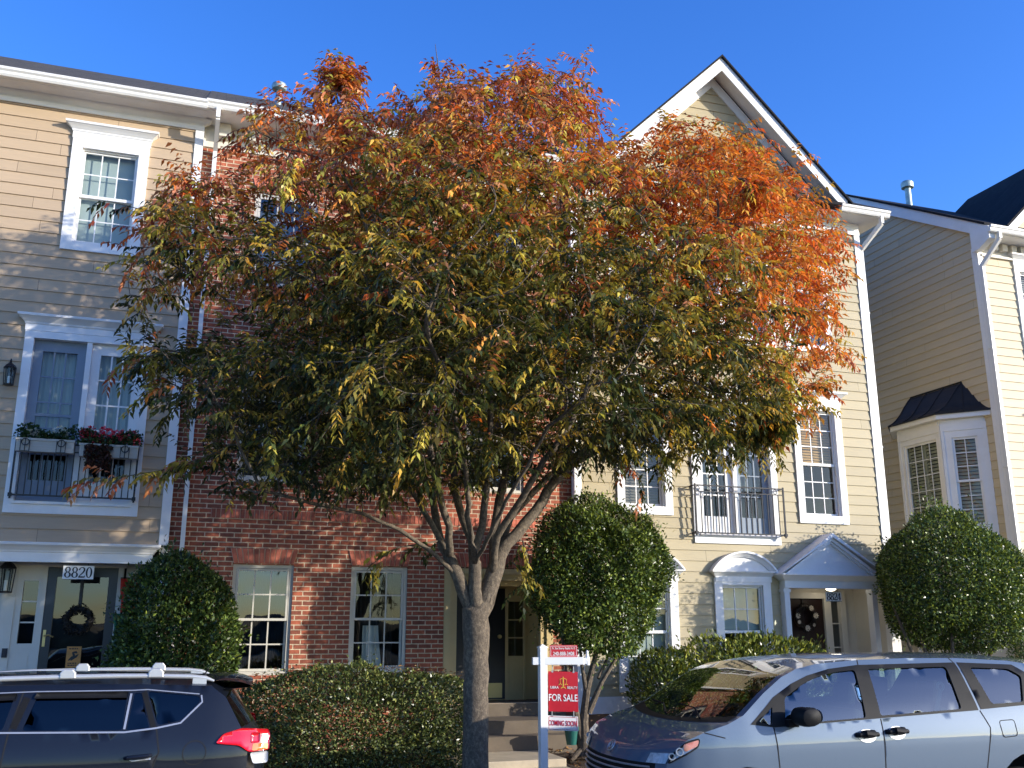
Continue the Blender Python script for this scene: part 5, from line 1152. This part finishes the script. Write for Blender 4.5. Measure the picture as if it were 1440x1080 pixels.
for k_,sg in enumerate((1,-1)):
    rw=[[(p[0]-.010,p[1],p[2]+.004) for p in r] for r in vc.toppts(3,4,[sg*t for t in ((1.0,.95,.90,.85,.80,.74) if sg>0 else (.74,.80,.85,.90,.95,1.0))],4)][:4]; mb=MB(); mb.grid(rw); mb.build('headlight_front',M['lampclear'],h1[k_],smooth='all',local=True)
vc.strip('lamp_rim',hl,.012,M['seam'],.009,closed=True,parent=h1)
for d_,x0,x1,z in ((d1,2.09,2.32,1.085),(d2,2.41,2.64,1.10)):
    vc.side('handle_cup',[((x0+x1)/2+.085*math.cos(a)*1.1,z-.012+.055*math.sin(a)) for a in lin(0,2*math.pi,18)[:-1]],M['chrome'],off=.004,parent=d_,step=.03); xm=(x0+x1)/2
    for k_,sg in enumerate((-1,1)):
        mb=MB(); yy=lambda x,o:sg*(vc.fy(x,z)+o); mb.tube([(x0,yy(x0,.0),z),(x0+.02,yy(x0,.03),z),(xm,yy(xm,.042),z+.006),(x1-.02,yy(x1,.03),z),(x1,yy(x1,0),z)],[.018,.02,.022,.02,.018],8)
        mb.tube([(xm-.035,yy(xm,.0),z+.0),(xm-.03,yy(xm,.05),z+.01),(xm+.03,yy(xm,.05),z+.01),(xm+.035,yy(xm,0),z)],.034,8)
        mb.build('handle',M['blackplastic'],d_[k_],smooth=True,local=True)
for sg in (-1,1):
    y=sg*(vc.fy(1.5,1.24)); mb=MB(); rows=[]
    for k,(o,sx,sz) in enumerate(((.03,.03,.03),(.06,.09,.05),(.10,.115,.075),(.20,.115,.08),(.25,.09,.065),(.27,.04,.03))):
        rows.append([(1.50+sx*math.cos(a)*abs(math.cos(a))**-.35*(1.05 if math.cos(a)>0 else .9) if abs(math.cos(a))>1e-3 else 1.5,y+sg*o,1.262+sz*math.sin(a)) for a in lin(0,2*math.pi,20)[:-1]])
    mb.grid(rows,close=True); mb.poly(rows[-1]); mb.box(1.40,1.50,min(y-sg*.02,y+sg*.06),max(y-sg*.02,y+sg*.06),1.17,1.23); mi=mb.build('door_mirror',M['blackplastic'],van,smooth=True,local=True,fix=True)
    mb=MB(); mb.poly([(1.622,y+sg*(.155+.08*math.cos(a)),1.262+.058*math.sin(a)) for a in lin(0,2*math.pi,18)[:-1]]); mb.build('mirror_glass',M['chrome'],mi,local=True)
for x in (.98,4.02):
    for sg in (-1,1): wheel(van,x,sg*.84,.36,.22)
mb=MB(); mb.box(.9,4.85,-.80,.80,.36,.40); mb.box(.30,.95,-.78,.78,.40,.95); mb.extr([(.90,-.80,.9),(1.0,-.80,1.14),(1.45,-.80,1.16),(1.55,-.80,1.02),(1.45,-.80,.7)],(0,1.6,0)); mb.build('cabin',M['cabin'],van,local=True)
for x,y in ((2.0,-.38),(2.0,.38),(2.95,-.42),(2.95,.32)): seatmb(x,y,.55,.52,parent=van)
seatmb(3.85,0,.58,1.2,parent=van,name='rear_bench')
mb=MB(); mb.torus((1.62,.38,1.06),(-.8,0,.5),.18,.016,26,6); mb.build('steering_wheel',M['blackplastic'],van,local=True,smooth=True)
mb=MB(); mb.tube([(3.3,-.70,1.42),(3.24,-.68,1.2),(3.20,-.66,1.0)],.022,6); mb.torus((3.3,-.705,1.45),(0,1,0),.035,.014,16,6); mb.build('seat_belt',M['cabinlight'],van,local=True)
rows=vc.toppts(11,18,lin(.93,-.93,10),3,-.035); mb=MB(); mb.grid(rows); mb.build('headliner',M['cabinlight'],van,local=True)
mb=MB(); mb.tube([(.05,-.6,.36),(.05,.6,.36)],.08,8); mb.build('lower_grille',M['blackplastic'],van,local=True)
# ---- SUV
suv=thing('suv','dark navy SUV with silver roof rails parked by the tan townhouse','SUV',(-3.75,9.33,0))
sst=[((.15,.30),(.0,.30)),((.14,.60),(.0,.60)),((.20,.85),(.08,.85)),((.35,.95),(.2,.97)),((.8,1.03),(.75,1.06)),((1.05,1.09),(.98,1.13)),((1.42,1.36),(1.38,1.40)),((1.72,1.50),(1.74,1.57)),((2.1,1.545),(2.1,1.62)),((2.6,1.56),(2.6,1.635)),((3.1,1.56),(3.1,1.63)),((3.6,1.55),(3.6,1.615)),((4.05,1.53),(4.10,1.585)),((4.17,1.44),(4.24,1.52)),((4.30,1.21),(4.45,1.22)),((4.36,1.05),(4.55,1.05)),((4.36,.70),(4.57,.70)),((4.33,.35),(4.53,.35))]
sc_=Car(suv,([.2,.45,.75,1.0,1.10,1.2,1.4,1.55,1.64],[.87,.905,.92,.915,.90,.87,.80,.735,.62]),([0,.15,.35,.7,1.1,3.6,4.1,4.3,4.45,4.55,4.6],[.72,.82,.93,.985,1,1,.985,.955,.91,.86,.80]),sst,M['suvpaint'])
sout=outline_(sst,0,17,.92,3.58,.30)
g1=rounded([(1.50,1.225),(1.64,1.35),(1.86,1.455),(2.60,1.475),(2.555,1.24)],.03); g2=rounded([(2.76,1.475),(3.41,1.468),(3.40,1.218),(2.69,1.235)],.025); g3=rounded([(3.465,1.487),(3.512,1.487),(3.60,1.225),(3.432,1.215)],.012); g4=rounded([(3.562,1.497),(3.96,1.455),(3.968,1.41),(3.83,1.275),(3.66,1.245)],.025)
sd1=[(1.35,1.20),(1.32,.9),(1.36,.40),(2.52,.40),(2.60,1.22),(2.61,1.228)]; sd2=[(2.60,1.222),(2.52,.40),(3.14,.40),(3.30,.70),(3.64,.92),(3.685,1.05),(3.655,1.208)]
sc_.side('body',sout,M['suvpaint'],[g1,g2,g3,g4,sd1,sd2]); e1=sc_.side('front_door',sd1,M['suvpaint']); e2=sc_.side('rear_door',sd2,M['suvpaint'])
for q in (g1,g2,g3,g4): sc_.side('window_glass',q,M['privacyglass'],off=-.006)
for s_ in ([(1.35,1.20),(1.32,.9),(1.36,.40)],[(2.66,1.525),(2.60,1.222),(2.52,.40)],[(3.535,1.525),(3.655,1.208),(3.685,1.05),(3.64,.92),(3.30,.70)]): sc_.strip('shut_line',s_,.011,M['seam'],.0015)
sc_.strip('pillar_trim',[(2.69,1.47),(2.625,1.25)],.05,M['blackplastic'],.003); sc_.strip('pillar_trim',[(3.44,1.485),(3.415,1.225)],.016,M['chrome'],.006); sc_.strip('pillar_trim',[(3.535,1.495),(3.63,1.235)],.04,M['blackplastic'],.004)
sc_.strip('chrome_trim',[(1.46,1.212),(2.55,1.225),(3.42,1.203),(3.65,1.226),(3.83,1.258),(3.985,1.41),(3.975,1.462)],.012,M['chrome'],.007)
sc_.strip('chrome_trim',[(1.62,1.37),(1.86,1.475),(2.2,1.50),(2.75,1.512),(3.45,1.508),(3.56,1.512),(3.96,1.47)],.007,M['chrome'],.007)
sc_.side('wind_visor',rounded([(2.755,1.505),(3.42,1.50),(3.415,1.455),(2.74,1.462)],.01),M['blackplastic'],off=.022,thick=.02,step=.05); sc_.side('wind_visor',rounded([(1.88,1.475),(2.62,1.50),(2.61,1.455),(1.90,1.435)],.01),M['blackplastic'],off=.022,thick=.02,step=.05)
sc_.strip('fuel_flap_line',[(3.95+.088*math.cos(a),1.035+.088*math.sin(a)) for a in lin(0,2*math.pi,28)[:-1]],.007,M['seam'],.0015,closed=True,both=False)
sc_.top('front_fascia',0,3,ts,M['suvpaint']); sc_.top('hood',3,5,ts,M['suvpaint']); sc_.top('windscreen',5,7,lin(.92,-.92,16),M['privacyglass']); sc_.top('pillar',5,7,[1,.96,.92],M['suvpaint']); sc_.top('pillar',5,7,[-.92,-.96,-1],M['suvpaint']); sc_.top('roof',7,12,ts,M['suvpaint'])
sc_.top('tailgate',12,13,ts,M['suvpaint']); sc_.top('rear_window',13,14,lin(.985,-.985,16),M['privacyglass']); sc_.top('tailgate',14,17,ts,M['suvpaint'])
mb=MB(); rows=[]
for x,z,w in ((3.98,1.59,.60),(4.15,1.605,.66),(4.30,1.585,.68),(4.37,1.56,.665),(4.36,1.545,.66),(4.24,1.535,.665),(4.10,1.52,.68)): rows.append([(x+.05*(1-(t*t)),w*t,z-.035*t*t) for t in lin(-1,1,16)])
mb.grid(rows); mb.build('spoiler',M['suvpaint'],suv,smooth=True,local=True,fix=True)
for sg in (-1,1):
    y=sg*.655; mb=MB(); path=[(2.02,y+sg*.0,1.56),(2.12,y,1.588),(2.5,y,1.606),(2.9,y,1.613),(3.3,y,1.615),(3.6,y,1.612),(3.88,y,1.603),(4.0,y,1.59),(4.07,y,1.565)]; mb.tube(path,[.010,.018,.020,.020,.020,.020,.020,.018,.010],10)
    for x in (2.06,3.95): mb.box(x-.05,x+.06,y-.016,y+.016,1.53,1.595)
    rl=mb.build('roof_rail',M['satin'],suv,smooth=True,local=True)
    for x in (2.95,3.61):
        mb=MB(); mb.extr([(x-.06,y-.026,1.60),(x+.06,y-.026,1.60),(x+.058,y-.026,1.645),(x+.035,y-.026,1.672),(x-.035,y-.026,1.672),(x-.058,y-.026,1.645)],(0,.056,0)); q=mb.build('rack_foot',M['satin'],rl,local=True,bevel=.008)
mb=MB(); mb.tube([(4.0,-.25,1.60),(4.10,-.25,1.74)],[.006,.003],6); mb.lathe([(.02,0),(.016,.02)],(4.0,-.25,1.59),10); mb.build('antenna',M['blackplastic'],suv,local=True)
lp=rounded([(4.105,1.10),(4.165,1.168),(4.31,1.205),(4.535,1.185),(4.54,1.03),(4.37,1.022),(4.295,1.075)],.025)
l1=sc_.side('tail_lamp',lp,M['lampred'],off=.022,thick=.03,step=.035); sc_.side('amber_lens',rounded([(4.40,1.085),(4.525,1.08),(4.525,1.035),(4.395,1.03)],.012),M['lampamber'],off=.0245,parent=l1,step=.03); sc_.side('lamp_facet',rounded([(4.385,1.17),(4.455,1.165),(4.455,1.09),(4.385,1.09)],.012),M['lampred'],off=.028,parent=l1,thick=.006,step=.03)
sc_.side('reversing_lamp',rounded([(4.38,1.015),(4.53,1.02),(4.53,.93),(4.41,.93)],.02),M['signlens'],off=.012,thick=.02,step=.04)
for d_,x0,x1,z in ((e1,2.36,2.55,1.00),(e2,3.44,3.63,1.025)):
    xm=(x0+x1)/2
    for k_,sg in enumerate((-1,1)):
        mb=MB(); yy=lambda x,o:sg*(sc_.fy(x,z)+o); mb.tube([(x0,yy(x0,.0),z-.01),(x0+.02,yy(x0,.03),z-.005),(xm,yy(xm,.04),z),(x1-.02,yy(x1,.03),z+.005),(x1,yy(x1,0),z+.005)],[.014,.016,.018,.016,.014],8)
        mb.build('handle',M['suvpaint'],d_[k_],smooth=True,local=True)
    sc_.side('handle_trim',[(x0+.03,z-.022),(x1,z-.012),(x1,z-.026),(x0+.05,z-.034)],M['chrome'],off=.004,parent=d_,step=.05)
sc_.side('door_mirror',rounded([(1.50,1.16),(1.66,1.17),(1.68,1.27),(1.56,1.29)],.03),M['suvpaint'],off=.16,thick=.15,step=.05)
for x in (.92,3.58):
    for sg in (-1,1): wheel(suv,x,sg*.78,.35,.22)
mb=MB(); mb.box(.6,4.2,-.76,.76,.40,.44); mb.box(.25,.9,-.7,.7,.44,.9); mb.build('cabin',M['cabin'],suv,local=True)
for x,y in ((1.95,-.36),(1.95,.36)): seatmb(x,y,.55,.5,parent=suv)
seatmb(2.95,0,.58,1.2,parent=suv,name='rear_bench')
# ================================================================ for-sale sign
px,py=4.215,11.3
sp=thing('sign_post','white vinyl real estate sign post standing by the front walk','sign post',(px,py,.15))
mb=MB(); w=.046; mb.box(px-w,px+w,py-w,py+w,.1,1.75); mb.build('post',M['vinylpost'],sp,bevel=.004)
mb=MB(); mb.extr([(px-w-.008,py-w-.008,1.75),(px+w+.008,py-w-.008,1.75),(px+w+.008,py+w+.008,1.75),(px-w-.008,py+w+.008,1.75)],(0,0,.018))
n=len(mb.v); mb.v+=[(px-w,py-w,1.768),(px+w,py-w,1.768),(px+w,py+w,1.768),(px-w,py+w,1.768),(px,py,1.80)]; mb.f+=[(n,n+1,n+4),(n+1,n+2,n+4),(n+2,n+3,n+4),(n+3,n,n+4)]; mb.t+=[0]*4; mb.build('post_cap',M['vinylpost'],sp)
Ud=Vector((1,-.22,0)).normalized(); a0=Vector((px,py,1.60))
mb=MB(); mb.bar(a0-Ud*.125,a0+Ud*.50,.088,.088); mb.build('arm',M['vinylpost'],sp,bevel=.004)
mb=MB(); mb.bar(a0+Ud*.50,a0+Ud*.535,.07,.07); e=a0+Ud*.55; mb.lathe([(.03,-.05),(.034,0),(.026,.05),(.014,.09),(.02,.10),(.012,.12),(0,.125)],e,10); mb.build('arm_cap',M['vinylpost'],sp)
def hungsign(name,lbl,u0,u1,z0,z1,mat,hang,texts,rim=None,tilt=0.):
    c=a0+Ud*((u0+u1)/2); t=thing(name,lbl,'sign',(c.x,c.y,z0)); n=Vector((Ud.y,-Ud.x,0)); W_=Vector((0,0,1)); U_=(Ud+Vector((0,0,tilt))).normalized(); nf=U_.cross(W_)
    o=Vector((c.x,c.y,(z0+z1)/2)); hw_=(u1-u0)/2; hh=(z1-z0)/2
    mb=MB(); mb.extr([o-U_*hw_-W_*hh,o+U_*hw_-W_*hh,o+U_*hw_+W_*hh,o-U_*hw_+W_*hh],-nf*.012); mb.build('panel',M[mat],t)
    for nm,body,size,dx,dz,bold,xs,mt in texts: 
        q=text_mb(body,size,bold,.0015,xs); facing(q,o+U_*dx+W_*dz+nf*.003,U_,W_); q.build(nm,M[mt],t)
    if rim:
        q=MB()
        for sx,sz,lx,lz in ((0,hh-.012,hw_-.012,.002),(0,-hh+.012,hw_-.012,.002),(-hw_+.012,0,.002,hh-.012),(hw_-.012,0,.002,hh-.012)): q.extr([o+U_*(sx-lx)+W_*(sz-lz)+nf*.002,o+U_*(sx+lx)+W_*(sz-lz)+nf*.002,o+U_*(sx+lx)+W_*(sz+lz)+nf*.002,o+U_*(sx-lx)+W_*(sz+lz)+nf*.002],nf*.001)
        q.build('border',M[rim],t)
    if hang:
        for s_ in (-.72,.72): q=MB(); b=o+U_*hw_*s_+W_*hh-W_*.01; q.bar(b,Vector((b.x,b.y,hang)),.012,.004); q.torus(b+W_*.01,n,.012,.003,12,5); q.build('hook',M['chrome'],t)
    return t,o,U_,W_,nf
t,o,U_,W_,nf=hungsign('for_sale_sign','red hanging sign reading FOR SALE with gold scales','sign' and .07,.43,1.015,1.475,'signred',1.575,[('lettering','FOR SALE',.112,-.004,-.075,.0012,.74,'signwhite'),('firm_name','LIBRA',.042,-.108,.045,.0002,.95,'signwhite'),('firm_name','REALTY',.042,.112,.045,.0002,.86,'signwhite')],tilt=-.03)
q=MB()
for pts,ws in (([(0,.155),(0,.03)],[.012,.016]),([(-.042,.125),(0,.14),(.042,.125)],[.006,.008,.006]),([(-.04,.125),(-.035,.075)],[.004,.004]),([(.04,.125),(.035,.075)],[.004,.004]),([(-.055,.062),(-.036,.075),(-.017,.062)],[.006,.010,.006]),([(.017,.062),(.036,.075),(.055,.062)],[.006,.010,.006]),([(-.03,.022),(0,.04),(.03,.022)],[.008,.014,.008])): q.merge(ribbon2d(pts,ws,.003))
facing(q,o+nf*.002+W_*.015,U_,W_); q.build('scales_emblem',M['gold'],t)
t,o,U_,W_,nf=hungsign('sign_rider','small red rider sign with a phone number on top of the post arm',.09,.43,1.645,1.785,'signred',None,[('agent_line','Fr. Sue Sherry Realto N. D',.036,0,.032,.0003,.72,'signwhite'),('phone_number','240-888-3408',.058,0,-.031,.0003,.80,'signwhite')],rim='signwhite')
t,o,U_,W_,nf=hungsign('coming_soon_sign','small white hanging sign reading COMING SOON','x' and .06,.425,.80,.965,'signwhite',1.02,[('lettering','COMING SOON',.085,-.005,-.002,.0004,.56,'signred')],rim='signred',tilt=-.05)
# ================================================================ small garden things
p=at(804,1047,12.95); t=thing('flower_pot','teal flower pot behind the sign post','pot',tuple(p)); mb=MB(); mb.lathe([(.07,0),(.10,.19),(.115,.19),(.118,.235),(.10,.235),(.09,.15)],p,20); mb.build('pot',M['teal'],t,smooth=True); mb=MB(); mb.lathe([(.0,.20),(.098,.205)],p,16); mb.build('soil',M['mulch'],t)
p=at(923,1015,13.55); t=thing('garden_light','small bronze garden stake light beside the laurel shrub','garden light',tuple(p)); mb=MB(); mb.tube([p+Vector((0,0,-.4)),p+Vector((0,0,.12))],.01,6); mb.build('stake',M['black'],t); mb=MB(); mb.lathe([(.03,.09),(.034,.16),(.045,.165),(.02,.19),(0,.20)],p,10); mb.build('lamp_head',M['brass'],t)
# ================================================================ ground
def sheet(name,pts,z,mat,kind='structure'):
    mb=MB(); mb.poly([(x,y,z) for x,y in pts]); return tag(mb.build(name,mat),kind=kind)
sheet('ground',[(-300,-300),(300,-300),(300,400),(-300,400)],-.06,M['grassy']); sheet('street',[(-80,-14),(80,-14),(80,10.2),(-80,10.2)],0.,M['asphalt'])
mb=MB(); mb.box(-80,80,10.2,10.35,-.05,.15); tag(mb.build('kerb',M['sidewalk'],bevel=.012),kind='structure')
mb=MB(); mb.box(-80,80,10.354,11.2,-.05,.146); tag(mb.build('verge',M['mulch']),kind='structure')
mb=MB()
for i in range(60): x=-45+i*1.5; mb.box(x+.004,x+1.496,11.204,12.2,-.05,.152+.004*((i*7)%3))
tag(mb.build('sidewalk',M['sidewalk'],bevel=.006),kind='structure')
mb=MB(); mb.box(3.45,4.96,12.42,13.357,-.05,.33); mb.box(3.45,4.96,12.204,12.416,-.05,.235); tag(mb.build('front_walk',M['concrete'],bevel=.012),kind='structure')
mb=MB()
for x0,x1 in ((-7,3.44),(4.97,22)):
    nx=int((x1-x0)/.12); ys=lin(12.204,14.6,20)
    mb.grid([[(x0+(x1-x0)*i/nx,y,.13+.15*sstep(12.2,13.4,y)+.04*math.sin(x0+i*.9)*math.sin(y*5+i)*.5+random.uniform(-.018,.018)) for i in range(nx+1)] for y in ys])
tag(mb.build('planting_bed',M['mulch'],smooth='all'),kind='structure')
n=5200; X=np.where(rng.random(n)<.5,rng.uniform(4.9,8,n),rng.uniform(-1,3.6,n)); Y=rng.uniform(10.4,13.9,n); Z=.165+.15*sstep(12.2,13.4,Y)+rng.uniform(0,.03,n)
nh=260; X=np.concatenate([X,2.22+rng.uniform(-1.35,1.35,nh)]); Y=np.concatenate([Y,12.5+rng.uniform(-.5,.5,nh)]); Z=np.concatenate([Z,1.47-.10*((X[-nh:]-2.22)/1.35)**4+rng.uniform(-.03,.05,nh)]); n+=nh
lt=leaves('fallen_leaves',np.stack([X,Y,Z],1),np.concatenate([rng.normal(size=(n,2)),rng.normal(0,.25,(n,1))],1),np.stack([rng.normal(0,.4,n),rng.normal(0,.4,n),np.ones(n)],1),rng.uniform(.04,.075,n),rng.uniform(.02,.034,n),palette(n,[(.20,.10,.05),(.32,.17,.06),(.12,.06,.035),(.40,.28,.12)],[3,2,3,1]),M['litter'],thing('tmp','x','x')) 
_p=lt.parent; lt.parent=None; bpy.data.objects.remove(_p); tag(lt,kind='stuff')
n=900; P_=np.stack([rng.uniform(2.3,3.05,n),rng.uniform(11.25,11.8,n),rng.uniform(.15,.62,n)],1)
# unseen belt of wood, added behind the camera to darken horizon reflections
mb=MB(); rows=[]
for i in range(181):
    a=R(205+130*i/180); rr=62+5*math.sin(i*.7); hh=2.7+.18*math.sin(i*.9)+.15*math.sin(i*2.3+1)+random.uniform(-.2,.2); rows.append([((rr+dr)*math.cos(a)+random.uniform(-.6,.6),(rr+dr)*math.sin(a)-4,z*hh) for dr,z in ((-4,0),(-4.5,.25),(-3.5,.5),(-2,.78),(0,1.),(3,.8),(6,0))])
mb.grid(rows); tag(mb.build('added_woodland',pmat('added_far_wood',(.11,.095,.06),.95,var=.5,scale=1.2,bump=.5,bscale=3),smooth='all'),kind='stuff')
# ================================================================ sun, sky, camera
SUN_AZ,SUN_EL=R(54),R(13.5)     # azimuth measured from straight behind the camera-facing wall normal towards the right
sd_=Vector((math.sin(SUN_AZ)*math.cos(SUN_EL),-math.cos(SUN_AZ)*math.cos(SUN_EL),math.sin(SUN_EL)))
su=bpy.data.lights.new('sun','SUN'); su.energy=2.5; su.angle=R(.5); su.color=(1,.93,.82); so=bpy.data.objects.new('sun',su); C.objects.link(so); so.rotation_euler=(-sd_).to_track_quat('-Z','Y').to_euler(); so.location=(20,-12,15)
w=bpy.data.worlds.new('World'); bpy.context.scene.world=w; w.use_nodes=True; nt=w.node_tree; bg=nt.nodes['Background']; sk=nt.nodes.new('ShaderNodeTexSky'); sk.sky_type='NISHITA'; sk.sun_disc=False; sk.sun_elevation=SUN_EL; sk.sun_rotation=math.atan2(sd_.x,sd_.y); sk.air_density=1.; sk.dust_density=.55; sk.ozone_density=4.; sk.altitude=200
hs=nt.nodes.new('ShaderNodeHueSaturation'); hs.inputs['Hue'].default_value=.518; hs.inputs['Saturation'].default_value=1.2; nt.links.new(sk.outputs[0],hs.inputs['Color']); nt.links.new(hs.outputs[0],bg.inputs[0]); bg.inputs[1].default_value=.15
cam=bpy.data.cameras.new('camera'); co=bpy.data.objects.new('camera',cam); C.objects.link(co); cam.sensor_fit='HORIZONTAL'; cam.sensor_width=36; cam.lens=F/1440*36; cam.clip_end=2000; cam.clip_start=.05
co.location=(0,0,EYE); mw_=Matrix((( _rt.x,_up.x,-_fw.x,0),(_rt.y,_up.y,-_fw.y,0),(_rt.z,_up.z,-_fw.z,EYE),(0,0,0,1))); co.matrix_world=mw_
sc=bpy.context.scene; sc.camera=co; sc.view_settings.view_transform='Standard'; sc.view_settings.look='None'; sc.view_settings.exposure=1.42; sc.view_settings.gamma=1.
